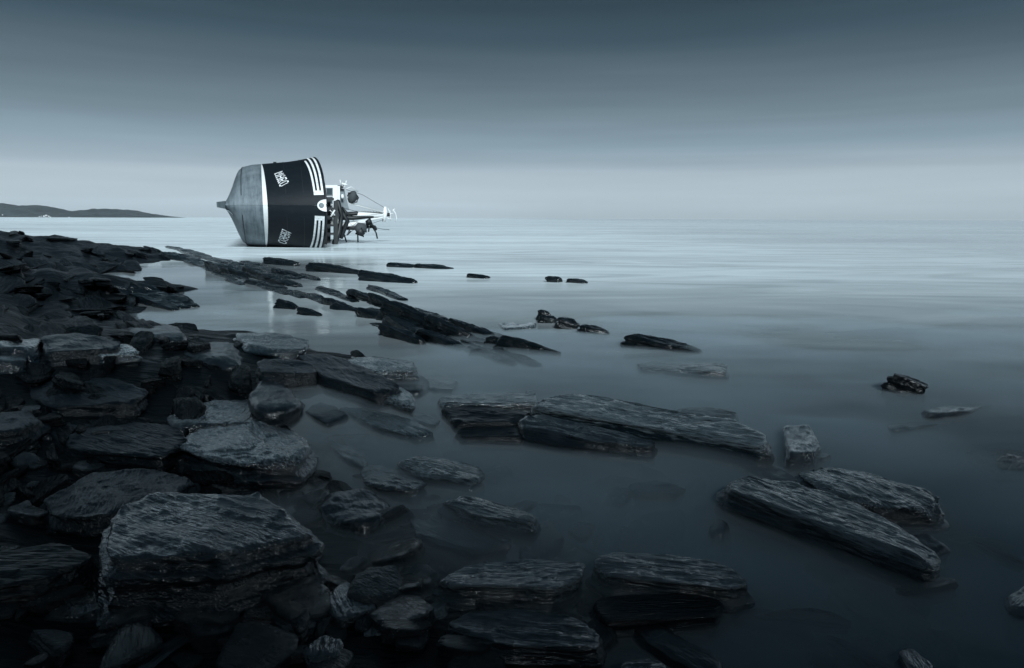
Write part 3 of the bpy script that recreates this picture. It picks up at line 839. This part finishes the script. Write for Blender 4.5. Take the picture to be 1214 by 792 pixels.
for lab, A, B, dp in REEF:
    wedge(lab, A, B, dp * .7, n=22, group='tilted beds of the diagonal reef')
rng = np.random.default_rng(12)
for k in range(34):
    t = rng.uniform(0, 1)
    px = 250 + 330 * t + rng.normal(0, 14); py = 322 + 88 * t ** 1.15 + rng.normal(0, 9 + 6 * t)
    ln = rng.uniform(20, 50) * (.7 + .6 * t); hh = rng.uniform(2, 5.5) * (.6 + .9 * t)
    wedge('small broken bed, low and half awash along the diagonal reef', (px, py - hh, py), (px + ln, py + ln * .30 - .5, py + ln * .34), rng.uniform(.2, .45), n=14, group='small broken beds of the diagonal reef')
for k in range(20):
    t = k / 19
    px = 186 + 130 * t + rng.normal(0, 6); py = 298 + 24 * t + rng.normal(0, 4)
    ln = rng.uniform(16, 40); hh = rng.uniform(2, 5)
    wedge('low wet ledge linking the black shelf to the reef head', (px, py - hh, py), (px + ln, py + ln * .22 - .5, py + ln * .26), rng.uniform(.3, .7), n=14, group='low wet ledges between shelf and reef')
for k in range(16):
    t = rng.uniform(0, 1)
    px = 120 + 95 * t + rng.normal(0, 5); py = 343 + 16 * t + rng.normal(0, 5)
    ln = rng.uniform(18, 44); hh = rng.uniform(4, 9)
    wedge('dark jagged ledge of the spur jutting into the pale pool', (px, py - hh, py), (px + ln, py + ln * .20 - 1, py + ln * .24), rng.uniform(.3, .6), n=14, group='jagged ledges of the spur in the pool')
wedge('low skerry seen far past the diagonal reef', (460, 312, 317), (492, 316, 318), .8, n=14)
wedge('twin skerry low in the surf beside the far skerry', (492, 313, 318), (530, 319, 320), .8, n=14)
# --- stones of the lower shore
slab('rounded grey stone standing by the massive boulder', [(317, 712), (345, 701), (379, 720), (374, 738), (340, 744), (320, 732)], 764, n=36, sharp=9)
slab('angular stone leaning beside the rounded grey stone', [(382, 712), (410, 688), (442, 706), (440, 720), (402, 732)], 748, n=34)
slab('upright pale stone drowned in the shallows', [(424, 660), (444, 648), (466, 650), (462, 672), (450, 692), (430, 688)], 0, n=30, under=-.05)
slab('flat pale flake beside the square-edged slab', [(459, 708), (500, 695), (519, 702), (498, 712), (470, 717)], 722, n=28)
slab('small bright chip of slate below the flat pale flake', [(504, 722), (516, 712), (532, 709), (528, 722), (508, 730)], 738, n=22, mat=M_HIGHLIT)
slab('bright little block lying among the rubble', [(430, 742), (446, 735), (460, 740), (455, 750), (434, 752)], 758, n=22, mat=M_HIGHLIT)
slab('mottled stone at the bottom of the rubble', [(360, 764), (385, 752), (404, 758), (398, 774), (368, 778)], 792, n=28)
slab('thin rod-like splinter of rock in front of the massive boulder', [(160, 792), (200, 756), (248, 727), (254, 731), (206, 764), (170, 800)], 808, n=32)
slab('low knobbly rock at the foot of the massive boulder', [(74, 710), (90, 694), (112, 700), (120, 722), (90, 728)], 744, n=30)

# ------------------------------------------------------------------ ledges of the shore shelf and loose rubble
protos = []
for k in range(7):
    rng = np.random.default_rng(500 + k)
    a = np.sort(rng.uniform(0, 2 * math.pi, 7))
    poly = np.stack([np.cos(a) * rng.uniform(.8, 1.05, 7), np.sin(a) * rng.uniform(.30, .5)], 1)
    me, _ = rock_mesh('shelf_ledge', poly, .34, 900 + k, n=22, sharp=22, strata=1.4, mat=M_SHELF)
    protos.append(me)
stones = []
for k in range(8):
    rng = np.random.default_rng(700 + k)
    a = np.sort(rng.uniform(0, 2 * math.pi, 8))
    poly = np.stack([np.cos(a) * rng.uniform(.75, 1.05, 8), np.sin(a) * rng.uniform(.55, .9)], 1)
    me, _ = rock_mesh('beach_stone', poly, .7, 950 + k, n=14, sharp=9 if k % 2 else 14, mat=M_SLATE if k % 3 else M_SMOOTH, strata=.8, grain=.6)
    stones.append(me)

def scatter(count, box, name, meshes, size, label, cat, group, zoff, tilt, along=True, seed=1, keep=None, zs=1.0, xs=1.0, turn=.28):
    rng = np.random.default_rng(seed)
    made = 0
    for _ in range(count * 12):
        if made >= count: break
        px, py = rng.uniform(box[0], box[2]), rng.uniform(box[1], box[3])
        if keep and not keep(px, py): continue
        p = hit(px, py)
        g = gz(p[0], p[1])
        if g < zoff[2]: continue
        dist = math.hypot(p[0], p[1])
        s = rng.uniform(*size) * (1 if not along else np.interp(dist, [5, 15, 40], [.7, 1.1, 1.6]))
        lab = label if 'shelf' in group else near_label('small dark stone in rubble beside' if name == 'beach_stone' else 'low dark slab wedged beside', p, label)
        o = obj(name, meshes[rng.integers(len(meshes))], label=lab, cat=cat, group=group)
        ang = math.atan2(STRIKE[1], STRIKE[0]) + rng.normal(0, turn) + (math.pi if rng.random() < .3 else 0) if along else rng.uniform(0, 6.28)
        R = Matrix.Rotation(ang, 4, 'Z') @ Matrix.Rotation(rng.uniform(*tilt), 4, 'Y') @ Matrix.Rotation(rng.normal(0, .10), 4, 'X')
        o.matrix_world = Matrix.Translation((p[0], p[1], g + rng.uniform(zoff[0], zoff[1]) * s)) @ R @ Matrix.Diagonal((s * xs * rng.uniform(.8, 1.3), s * rng.uniform(.7, 1.2), s * zs * rng.uniform(.6, 1.2), 1))
        made += 1

scatter(150, (-20, 270, 260, 400), 'shelf_ledge', protos, (.35, .8), 'dark tilted ledge of the black rock shelf sloping to the sea', 'rock ledge', 'ledges of the black rock shelf', (-.22, -.08, .02), (.02, .13), seed=5, zs=.5, xs=1.9, turn=.14)
scatter(110, (-20, 385, 480, 600), 'shelf_ledge', protos, (.25, .6), 'dark low slab packed between the larger shore boulders', 'rock', 'low slabs packed between shore boulders', (-.25, -.05, -.03), (-.02, .16), seed=6)
scatter(270, (-20, 470, 720, 792), 'beach_stone', stones, (.06, .20), 'small dark stone in the rubble between the shore boulders', 'stone', 'rubble between the shore boulders', (-.45, -.1, -.3), (-.3, .3), along=False, seed=8)

rng = np.random.default_rng(33)
for k in range(125):
    px, py = (rng.uniform(270, 760), rng.uniform(455, 790)) if k < 75 else (rng.uniform(560, 1190), rng.uniform(560, 785))
    if px > 560 and py < 560: continue
    p = on_z(px, py, 0)
    o = obj('drowned_stone', stones[rng.integers(len(stones))], label=near_label('half drowned stone beside', p, 'half drowned stone showing faintly through the misty shallows'), cat='stone', group='half drowned stones of the shallows')
    sz = rng.uniform(.09, .24)
    o.matrix_world = (Matrix.Translation((p[0], p[1], rng.uniform(-.10, .02) - .45 * sz)) @ Matrix.Rotation(rng.uniform(0, 6.28), 4, 'Z') @ Matrix.Rotation(rng.normal(0, .2), 4, 'X')
                      @ Matrix.Diagonal((sz * rng.uniform(1, 1.7), sz, sz * rng.uniform(.6, 1), 1)))

# ------------------------------------------------------------------ thin veil of spray drifting over the near water
def build_mist():
    xs = np.linspace(-14, 16, 170); ys = 2.5 + 30 * np.linspace(0, 1, 190) ** 1.6
    nx, ny = len(xs), len(ys)
    gx, gy = np.meshgrid(xs, ys)
    P = np.stack([gx.ravel(), gy.ravel(), 0 * gx.ravel()], 1)
    f = fbm(P * np.array([.34, .48, 1]) + 7, 4, 91)
    ex = np.clip(np.minimum(P[:, 0] + 14, 16 - P[:, 0]) / 4, 0, 1) * np.clip((P[:, 1] - 2.5) / 1.2, 0, 1) * np.clip((30 - P[:, 1]) / 23, 0, 1) ** 2.2
    th = np.clip(.62 + 1.2 * f, 0, 1.2) * .185 * ex
    top = P.copy(); top[:, 2] = -.03 + th
    bot = P.copy(); bot[:, 2] = -.06
    V = np.concatenate([top, bot]); n = nx * ny
    i = np.arange((ny - 1) * nx).reshape(ny - 1, nx)[:, :-1].ravel()
    Qt = np.stack([i, i + 1, i + nx + 1, i + nx], 1)
    def strip(idx):
        a, b = idx[:-1], idx[1:]
        return np.stack([a, a + n, b + n, b], 1)
    e0 = np.arange(nx); e1 = (ny - 1) * nx + np.arange(nx); e2 = np.arange(ny) * nx; e3 = e2 + nx - 1
    Q = np.concatenate([Qt, Qt[:, ::-1] + n, strip(e0), strip(e1)[:, ::-1], strip(e2)[:, ::-1], strip(e3)])
    m, nt, out = mat_new('drifting_spray')
    v = N(nt, 'ShaderNodeVolumePrincipled')
    v.inputs['Color'].default_value = (.76, .90, .98, 1)
    v.inputs['Density'].default_value = 1.7
    L(nt, v.outputs[0], out.inputs['Volume'])
    obj('sea_mist', np_mesh('sea_mist', V, Q, [m]), kind='stuff')
build_mist()

# ------------------------------------------------------------------ the wreck
AXIS_PX, AXIS_PY, DIST = 320.0, 243.0, 50.0
d_h = ray(AXIS_PX, AXIS_PY); d_h = np.array([d_h[0], d_h[1], 0]); d_h /= np.linalg.norm(d_h)
def at(px, py, aft):
    """point on the ray of a pixel, `aft` metres behind the stem of the wreck"""
    d = ray(px, py); t = (DIST + aft) / (d @ d_h)
    return np.array([0, 0, CAM_H]) + d * t
right = np.array([d_h[1], -d_h[0], 0])
p_keel = at(258, AXIS_PY, 0)
zc = at(AXIS_PX, AXIS_PY, 0)[2]
# ship frame: X towards the bow (to the camera), Z the ship's own up (level, to the right), Y down: it lies on its side
ship = bpy.data.objects.new('wrecked_trawler', None); COL.objects.link(ship)
ship['label'] = 'black and grey fishing trawler wrecked on its side in the surf'
ship['category'] = 'shipwreck'
SM = Matrix(((-d_h[0], 0, right[0], p_keel[0]), (-d_h[1], 0, right[1], p_keel[1]), (0, -1, 0, zc), (0, 0, 0, 1)))
ship.matrix_world = SM
SI = np.array(SM.inverted())
def S(px, py, aft):
    w = at(px, py, aft)
    return tuple((SI @ np.array([*w, 1]))[:3])

ZK, YK = .889, .943        # metres per pixel across and up at this bearing
ZB = [0, .25, .48, .78, 1.05, 1.28, 1.66, 2.4, 3.83, 5.24, 6.09, 6.8, 7.2, 8]
BB = [.15, .32, .82, 1.62, 2.40, 2.88, 3.16, 3.32, 3.42, 3.52, 3.64, 3.78, 3.84, 3.9]
ZB = [z * ZK for z in ZB]; BB = [b * YK for b in BB]
LEN = 24.0
Z_WL = 3.18 * ZK
def z_top(s): return float(np.interp(s, [0, 1.5, 4, 7, 12, 18, LEN], [7.85, 7.75, 7.5, 7.15, 6.2, 5.9, 6.3])) * ZK
def x_stem(z): return -1.9 * (1 - min(max(z / (7.85 * ZK), 0), 1)) ** 1.6
def half(z, s):
    ent = np.interp(z, [0, 2, 5, 8], [7.5, 6.6, 5.8, 5.2])
    q = min(s / ent, 1)
    g = (1 - (1 - q) ** 2) ** .62
    b = np.interp(z, ZB, BB)
    st = 1 - .35 * max(0, (s - 17) / (LEN - 17)) ** 2
    return b * st * g + .004
def hp(s, z, side):      # point of the hull: s metres aft of the stem, height z
    return (x_stem(z) - s, side * half(z, s), z)

def build_hull():
    ss = np.concatenate([[0, .03, .08, .16, .28, .45], np.linspace(.7, 7, 22), np.linspace(7.8, LEN, 20)])
    fr = np.array([0, .02, .05, .09, .14, .19, .25, .31, .37, .42, .47, .53, .6, .68, .76, .84, .92, 1.0])
    nb = 2; fu = np.linspace(0, 1, 17)[1:]
    V, Q, MI = [], [], []
    rows = len(fr) + nb + len(fu)
    for side in (1, -1):
        b0 = len(V)
        for s in ss:
            bt = .03 + .27 * max(0, 1 - s / 5.0)
            zt = z_top(s)
            zs = [Z_WL * f for f in fr] + [Z_WL + bt * (k + 1) / nb for k in range(nb)] + [Z_WL + bt + (zt - Z_WL - bt) * f for f in fu]
            for z in zs: V.append(hp(s, z, side))
        for i in range(len(ss) - 1):
            for j in range(rows - 1):
                a = b0 + i * rows + j
                q = (a, a + rows, a + rows + 1, a + 1)
                Q.append(q if side < 0 else q[::-1])
                MI.append(0 if j < len(fr) - 1 else (1 if j < len(fr) - 1 + nb else 2))
    me = np_mesh('hull', V, Q, [M_BOTTOM, M_WHITE, M_BLACK], True, MI)
    o = obj('hull', me, ship)
    # inside and stern closing
    mb = MB()
    bb = [hp(LEN, z, 1) for z in np.linspace(0, z_top(LEN), 14)] + [hp(LEN, z, -1) for z in np.linspace(z_top(LEN), 0, 14)]
    mb.add(bb, [tuple(range(len(bb)))])
    mb.build('transom', M_BLACK, ship)
    dk = MB()
    st = np.linspace(.6, LEN, 24)
    V2 = []
    for s in st:
        z = z_top(s) - 1.0
        for k in (-1, -.5, 0, .5, 1): V2.append((x_stem(z) - s, k * half(z, s) * .995, z + .12 * (1 - k * k)))
    F2 = [(i * 5 + j, i * 5 + j + 1, i * 5 + j + 6, i * 5 + j + 5) for i in range(len(st) - 1) for j in range(4)]
    dk.add(V2, F2)
    dk.build('deck', M_DARK, ship)
    # bulwark cap rail
    for side in (1, -1):
        r = MB()
        r.tube([hp(s, z_top(s) + .02, side) for s in ss[::2]], .07, 6)
        r.build('cap_rail', M_DARK, o, True)
    return o, BVHTree.FromPolygons([Vector(v) for v in V], [tuple(q) for q in Q])
hull, hull_bvh = build_hull()
keel = MB()
keel.hexa([(-.6, -.17, -.10), (-.6, .17, -.10), (-LEN, .17, -.10), (-LEN, -.17, -.10), (-1.6, -.27, .36), (-1.6, .27, .36), (-LEN, .27, .36), (-LEN, -.27, .36)])
keel.build('keel', M_BOTTOM, ship)
fin = MB()
fin.hexa([(-2.1, .30, .35), (-2.1, .55, .65), (-9, .75, .65), (-9, .30, .35), (-2.4, .5, 1.05), (-2.4, .95, 1.10), (-9, 1.2, 1.10), (-9, .6, 1.0)])
fin.build('bilge_fin', M_BOTTOM, ship)

# painted bow stripes, lying 2 cm proud of the plating
def off(p, side, dx=.03):
    c = hull_bvh.find_nearest(Vector(p))
    n = c[1] if c and c[1] else Vector((1, 0, 0))
    if n.x < 0 and abs(n.y) < .2: n = -n
    if n.y * side < 0 and abs(n.y) > .2: n = -n
    return tuple(Vector(p) + n * dx)
def strip(name, rows, side, parent):
    V = [off(p, side) for r in rows for p in r]; w = len(rows[0])
    Fs = [(i * w + j, i * w + j + 1, (i + 1) * w + j + 1, (i + 1) * w + j) for i in range(len(rows) - 1) for j in range(w - 1)]
    obj(name, py_mesh(name, V, Fs, M_MARK), parent)
for side in (1, -1):
    for k, (dz, wd, s1) in enumerate(((.10, .14, 5.6), (.36, .14, 4.8), (.62, .13, 3.6))):
        sl = np.linspace(.22, s1, 22)
        rows = [[hp(s, z_top(s) - dz - wd * f - .16 * s * (k * .12), side) for f in (0, .5, 1)] for s in sl]
        strip('bow_stripe', rows, side, hull)
    rows = [[hp(s, z_top(s) - .10 - .66 * f, side) for f in np.linspace(0, 1, 6)] for s in (.20, .27, .36)]
    strip('stripe_bar', rows, side, hull)
def seam(z0, w, side):
    rows = [[off(hp(s_, z_, side), side, .025) for z_ in (z0, z0 + w)] for s_ in np.linspace(.3, 12, 40)]
    V = [p for r in rows for p in r]
    obj('plate_seam', py_mesh('plate_seam', V, [(2 * i, 2 * i + 1, 2 * i + 3, 2 * i + 2) for i in range(39)], M_DARK), hull)
for side in (1, -1):
    seam(1.42, .05, side); seam(4.35, .03, side); seam(5.5, .03, side)
# white oval plate at the stem with its hawse pipe
pl = MB()
pts = []
for a in np.linspace(math.pi / 2, 3 * math.pi / 2, 15): pts.append((.05, .42 * math.sin(a), 7.0 + .62 * math.cos(a)))
pts2 = [(-.5, y, z) for _, y, z in pts]
m_ = len(pts)
pl.add(pts + pts2, [tuple(range(m_))] + [(i, i + 1, i + 1 + m_, i + m_) for i in range(m_ - 1)])
pl.build('stem_plate', M_WHITE, hull)
hw = MB(); hw.tube([(.02, 0, 6.66), (.14, 0, 6.66)], [.2, .12], 12); hw.build('hawse_pipe', M_GREY, hull)

# the name on both bows
GL = {'M': ["#...#", "##.##", "#.#.#", "#.#.#", "#...#", "#...#", "##.##"], 'A': [".###.", "#...#", "#...#", "#####", "#...#", "#...#", "##.##"],
      'R': ["####.", "#...#", "#...#", "####.", "#.#..", "#..#.", "##.##"], 'O': [".###.", "#...#", "#...#", "#...#", "#...#", "#...#", ".###."]}
def lettering(tl, tr, br, bl, word):
    tl, tr, br, bl = map(np.array, (tl, tr, br, bl))
    wcols = len(word) * 6 - 1
    for li, ch in enumerate(word):
        V, Fs = [], []
        for rj, row in enumerate(GL[ch]):
            for ci, c in enumerate(row):
                if c != '#': continue
                quad = []
                for du, dv in ((0, 0), (1, 0), (1, 1), (0, 1)):
                    u = (li * 6 + ci + du) / wcols; v = 1 - (rj + dv) / 7          # u along the word, v up the letter
                    px = tl * (1 - u) * (1 - v) + bl * u * (1 - v) + tr * (1 - u) * v + br * u * v
                    a = np.array(S(px[0], px[1], -2)); b = np.array(S(px[0], px[1], 14))
                    dr = Vector(b - a).normalized()
                    h_ = hull_bvh.ray_cast(Vector(a), dr)
                    if h_[0] is None: quad = None; break
                    quad.append(h_[0] - dr * .04)
                if quad:
                    k = len(V); V += quad; Fs.append((k, k + 1, k + 2, k + 3))
        if V: obj('name_letter', py_mesh('name_letter', V, Fs, M_MARK), hull)
lettering((325.1, 206), (334.8, 202.6), (343, 216), (331.9, 222), 'MARO')
lettering((334.5, 271.2), (345.5, 276.4), (339, 290), (329.4, 286.5), 'MARO')
for px in (326, 377):
    t_ = MB(); q = S(px, 196 if px < 350 else 205, 6.5)
    t_.tube([q, (q[0], q[1] - .25, q[2])], .12, 6); t_.build('fairlead', M_DARK, hull)

def pbox(mb, x0, y0, x1, y1, a0, a1):
    mb.hexa([S(x0, y0, a0), S(x1, y0, a0), S(x1, y1, a0), S(x0, y1, a0)] + [tuple(np.array(S(*p, a0)) + np.array([a0 - a1, 0, 0])) for p in ((x0, y0), (x1, y0), (x1, y1), (x0, y1))])
def part(name, mat, parent, fn, smooth=False):
    mb = MB(); fn(mb); return mb.build(name, mat, parent, smooth)
def line(name, mat, parent, pts, r, n=6):
    return part(name, mat, parent, lambda m: m.tube([S(*p) for p in pts], r, n), True)

wh = part('wheelhouse', M_WHITE, ship, lambda m: pbox(m, 372, 219.5, 400, 268, 11, 15))
part('wheelhouse_roof', M_WHITE, ship, lambda m: pbox(m, 400.2, 220.5, 403, 267, 10.8, 15.2))
for y0, y1 in ((223.5, 231), (234, 241), (244, 251), (254, 261)):
    w_ = part('window', M_GLASS, wh, lambda m: pbox(m, 387.4, y0, 393.6, y1, 10.96, 11.2))
    part('window_frame', M_GREY, w_, lambda m: [pbox(m, 386.4, y0 - .9, 387.3, y1 + .9, 10.93, 11.1), pbox(m, 393.7, y0 - .9, 394.6, y1 + .9, 10.93, 11.1),
                                              pbox(m, 387.35, y0 - .9, 393.65, y0 - .05, 10.93, 11.1), pbox(m, 387.35, y1 + .05, 393.65, y1 + .9, 10.93, 11.1)])
part('funnel', M_GREY, ship, lambda m: m.hexa([S(401, 223, 12.5), S(408, 224, 12.5), S(414, 249, 12.5), S(402, 250, 12.5), S(401, 223, 14), S(408, 224, 14), S(414, 249, 14), S(402, 250, 14)]))
part('funnel_cap', M_DARK, ship, lambda m: pbox(m, 401, 219.8, 407.5, 222.6, 12, 13.5))
part('searchlight', M_WHITE, ship, lambda m: m.tube([S(404.5, 233, 12), S(407, 233, 12)], [.18, .22], 10))
def basket(m):
    rs = [.04, .35, .55, .62, .55, .3, .04]; P = [S(411.5 + 2.1 * k, 231.5 + .75 * k, 12.5) for k in range(7)]
    m.tube(P, rs, 12)
part('net_basket', M_ROPE, ship, basket, True)
line('basket_hoop', M_DARK, ship, [(412.5, 229, 12.2), (417, 228.6, 12.2), (422, 230, 12.2), (425, 234.5, 12.2), (423, 239.5, 12.2), (418, 240, 12.2)], .06)
line('forestay_boom', M_WHITE, ship, [(412, 233, 12.4), (415, 241, 12.4), (456, 252.2, 13)], .075)
mast = line('mast', M_WHITE, ship, [(395, 255.3, 13.2), (424, 255.0, 13.2), (458, 255.2, 13.2)], [.30, .26, .19], 12)
for k in range(9):
    x = 426 + 3.4 * k
    line('mast_step', M_GREY, mast, [(x, 250.6, 13.2), (x, 259.2, 13.2)], .028, 5)
line('mast_ladder_rail', M_WHITE, mast, [(424, 250.8, 13.2), (456, 252.4, 13.2)], .04, 5)
line('mast_ladder_rail', M_WHITE, mast, [(424, 259.0, 13.2), (456, 257.6, 13.2)], .04, 5)
line('backstay_boom', M_WHITE, ship, [(405, 265.4, 13), (432, 261.6, 13), (457, 257.6, 13.1)], .085)
line('crosstree', M_WHITE, mast, [(455, 263, 13.1), (456.4, 253, 13.1), (456.6, 245, 13.1)], [.14, .24, .12], 8)
for pts in ([(457, 254, 13.1), (466, 253, 13.1)], [(457, 258, 13.1), (465, 260, 13.1)], [(462, 249, 13.1), (463, 262, 13.1)], [(466, 249, 13.1), (469, 253, 13.1), (470, 258, 13.1), (469, 263, 13.1)],
            [(465, 250, 13.1), (468, 247.5, 13.1)], [(460, 247, 13.1), (461, 251, 13.1)]):
    line('aerial', M_WHITE, mast, pts, .045, 5)
line('mast_lamp', M_DARK, mast, [(459, 254.5, 13), (462, 254.5, 13)], .16, 8)
for pts in ([(404, 219, 12), (403, 213, 12)], [(406, 221, 12), (407, 215.5, 12), (410, 214.5, 12)], [(409, 223, 12), (410, 217, 12), (411, 214, 12)], [(407, 222, 12), (412, 218.5, 12)], [(408.5, 225, 12), (416, 221.5, 12), (424, 227, 12.4)]):
    line('whip_aerial', M_WHITE, ship, pts, .04, 5)
line('radar_scanner', M_WHITE, ship, [(405, 217.5, 12), (411.5, 219.5, 12)], .10, 6)
# dark deck gear between bulwark and wheelhouse
part('gallows_frame', M_DARK, ship, lambda m: [pbox(m, 384, 234.5, 388, 290, 9, 9.6), pbox(m, 396, 238, 400.5, 292, 9, 9.6), pbox(m, 388.1, 234.6, 396, 237.5, 9.05, 9.5),
                                             pbox(m, 388.1, 246, 396, 248.5, 9.05, 9.5), pbox(m, 388.1, 256, 396, 258.2, 9.05, 9.5), pbox(m, 388.1, 266, 396, 268.4, 9.05, 9.5), pbox(m, 388.1, 276, 396, 278.5, 9.05, 9.5)])
part('deck_locker', M_DARK, ship, lambda m: pbox(m, 380, 238, 392, 288, 10.0, 10.8))
for pts in ([(400, 238, 9.3), (405, 255, 10), (402, 275, 9.5), (397, 291, 9.2)], [(405, 252, 10), (412, 262, 10.5), (404, 282, 10)]):
    line('gallows_strut', M_DARK, ship, pts, .2, 6)
line('anchor', M_WHITE, ship, [(392, 257, 8.9), (397, 249, 8.9)], .07)
line('anchor_fluke', M_WHITE, ship, [(391, 249, 8.9), (394, 251.8, 8.9), (397, 255.5, 8.9)], .06)
part('cable_drum', M_WHITE, ship, lambda m: m.tube([S(403, 262, 11), S(400, 266, 11)], [.2, .2], 10))
line('cargo_boom', M_WHITE, ship, [(404, 268.6, 12), (413, 267, 12), (436, 262.6, 12)], [.26, .24, .12], 8)
line('net_rail', M_DARK, ship, [(404, 270.5, 11.5), (424, 270.5, 11.5), (445, 268.5, 11.5)], [.15, .16, .10], 8)
line('derrick', M_DARK, ship, [(402, 254.5, 12), (423, 253, 12), (424, 253.3, 12)], .18, 8)
line('derrick', M_DARK, ship, [(402, 258, 12), (420, 258.5, 12), (443, 257.2, 12)], [.22, .18, .08], 8)
line('derrick', M_DARK, ship, [(405, 246, 12), (412, 254, 12), (420, 260, 12)], .15, 8)
wn_ = part('net_winch', M_ROPE, ship, lambda m: [m.tube([S(421, 269, 11.2), S(424, 270.5, 11.2), S(433, 270, 11.2), S(435, 267, 11.2)], [.2, .5, .42, .15], 10)], True)
line('winch_drum', M_DARK, wn_, [(425, 273, 11), (431, 278.5, 11)], [.45, .2], 10)
line('winch_block', M_DARK, wn_, [(434, 264, 11), (440, 261.5, 11)], [.16, .26], 8)
line('davit', M_DARK, ship, [(434, 266, 11.2), (439, 265, 11.2), (444, 270, 11.2), (446, 273, 11.2)], [.14, .18, .2, .12], 8)
line('whisker_rod', M_GREY, ship, [(446, 270.2, 11.2), (455, 272, 11.2), (461.5, 272.5, 11.2)], .04, 5)
for pts in ([(405, 272, 11), (408, 278, 11), (411, 287, 11)], [(424, 274, 11), (424.5, 287, 11)], [(443, 271, 11.2), (446, 276, 11.2), (447.5, 283, 11.2)], [(415, 271, 11), (412, 279, 11), (416, 274, 11)], [(429, 276, 11), (431, 281, 11)],
            [(400, 273, 10.5), (394, 289, 10)], [(438, 268, 11.2), (437, 275, 11.2)]):
    line('hanging_stay', M_DARK, ship, pts, .07, 5)
for pts in ([(408, 224, 12), (430, 231, 12.6), (457, 247, 13.1)], [(398, 244, 10), (420, 250, 12), (456, 253, 13.1)], [(412, 262, 11), (418, 268, 11), (424, 263, 11)], [(400, 286, 10), (420, 272, 11.5), (456, 260, 13)]):
    line('rigging_wire', M_ROPE, ship, pts, .022, 4)

# ------------------------------------------------------------------ far headland and its houses
def build_hills():
    prof = [(-260, 232), (-160, 240), (-60, 247), (0, 244.8), (14, 245.6), (22, 244.2), (38, 245.4), (60, 249.8), (75, 254), (90, 252.4), (112, 250), (130, 247.6), (142, 244.8), (156, 249), (170, 252.4), (180, 256), (192, 259), (208, 261.2)]
    Dh = 2600.0
    xs, zs = [], []
    for px, py in prof:
        d = ray(px, py); t = Dh / d[1]
        xs.append(d[0] * t); zs.append(CAM_H + d[2] * t)
    n, m = 240, 40
    X = np.linspace(xs[0], xs[-1], n); Z = np.interp(X, xs, zs)
    Z = Z * (.92 + .85 * fbm(np.stack([X * .02, 0 * X, 0 * X], 1), 5, 63, gain=.8))
    V = np.linspace(-1, 1, m)
    gx, gv = np.meshgrid(X, V)
    gy = Dh + gv * 330
    P = np.stack([gx.ravel(), gy.ravel(), 0 * gx.ravel()], 1)
    prof_v = np.clip(1 - np.abs(gv.ravel()) ** 1.4, 0, 1)
    spur = fbm(P * .006, 5, 61) + .5 * fbm(P * .03, 3, 62)
    z = np.interp(gx.ravel(), X, Z) * np.clip(prof_v * (1 + .5 * spur * (1 - prof_v)), 0, 1.02) + 4 * spur * prof_v - 3 * (1 - prof_v)
    P[:, 2] = z
    i = np.arange((m - 1) * n).reshape(m - 1, n)[:, :-1].ravel()
    Q = np.stack([i, i + 1, i + n + 1, i + n], 1)
    mh, nt, out = mat_new('wooded_hillside')
    b = N(nt, 'ShaderNodeBsdfPrincipled'); b.inputs['Roughness'].default_value = .9
    tc = N(nt, 'ShaderNodeTexCoord'); nn = N(nt, 'ShaderNodeTexNoise', Scale=.02, Detail=7.0, Roughness=.65)
    L(nt, tc.outputs['Object'], nn.inputs['Vector'])
    r = ramp(nt, nn.outputs['Fac'], [(.35, (.010, .018, .022)), (.65, (.040, .058, .066))])
    L(nt, r.outputs['Color'], b.inputs['Base Color']); L(nt, b.outputs[0], out.inputs['Surface'])
    obj('hills', np_mesh('hills', P, Q, [mh]), kind='structure')
    bv = BVHTree.FromPolygons([Vector(p) for p in P], [tuple(q) for q in Q])
    M_ROOF = plain('pale_roof', (.35, .37, .38), .8)
    rng = random.Random(4)
    for px, py, s in ((47, 257.2, 1.0), (49.5, 256.6, .8), (52.5, 256.8, 1.3), (55, 256.2, 1.5), (58, 257, 1.2), (60, 257.8, .9), (54, 258.4, 1.0), (82, 258, .9), (147, 258.6, .8), (3, 255, .9)):
        d = Vector(ray(px, py)).normalized()
        h_ = bv.ray_cast(Vector((0, 0, CAM_H)), d)
        if h_[0] is None: continue
        p = h_[0]
        e = bpy.data.objects.new('hillside_house', None); COL.objects.link(e)
        e.location = p + Vector((0, 0, -1)); e.rotation_euler.z = rng.uniform(-.5, .5)
        e['label'] = 'tiny white house low on the far headland'; e['category'] = 'house'; e['group'] = 'white houses on the far headland'
        w, dp, hh = 3.6 * s, 3.0 * s, 2.6 * s
        part_ = MB(); part_.box((-w / 2, -dp / 2, -2), (w / 2, dp / 2, hh)); part_.build('wall', M_WHITE, e)
        rf = MB(); y = dp / 2 + .3; x = w / 2 + .3
        rf.add([(-x, -y, hh + .02), (x, -y, hh + .02), (x, y, hh + .02), (-x, y, hh + .02), (-x, 0, hh + 1.6 * s), (x, 0, hh + 1.6 * s)], [(0, 1, 5, 4), (2, 3, 4, 5), (0, 4, 3), (1, 2, 5), (3, 2, 1, 0)])
        rf.build('roof', M_ROOF, e)
build_hills()

# ------------------------------------------------------------------ sea air
def build_haze():
    mb = MB(); mb.box((-5200, -200, -3.5), (5200, 9500, 190))
    m, nt, out = mat_new('sea_air')
    v = N(nt, 'ShaderNodeVolumePrincipled')
    v.inputs['Color'].default_value = (.86, .93, .97, 1)
    v.inputs['Density'].default_value = .000035
    L(nt, v.outputs[0], out.inputs['Volume'])
    mb.build('haze', m, kind='stuff')
build_haze()
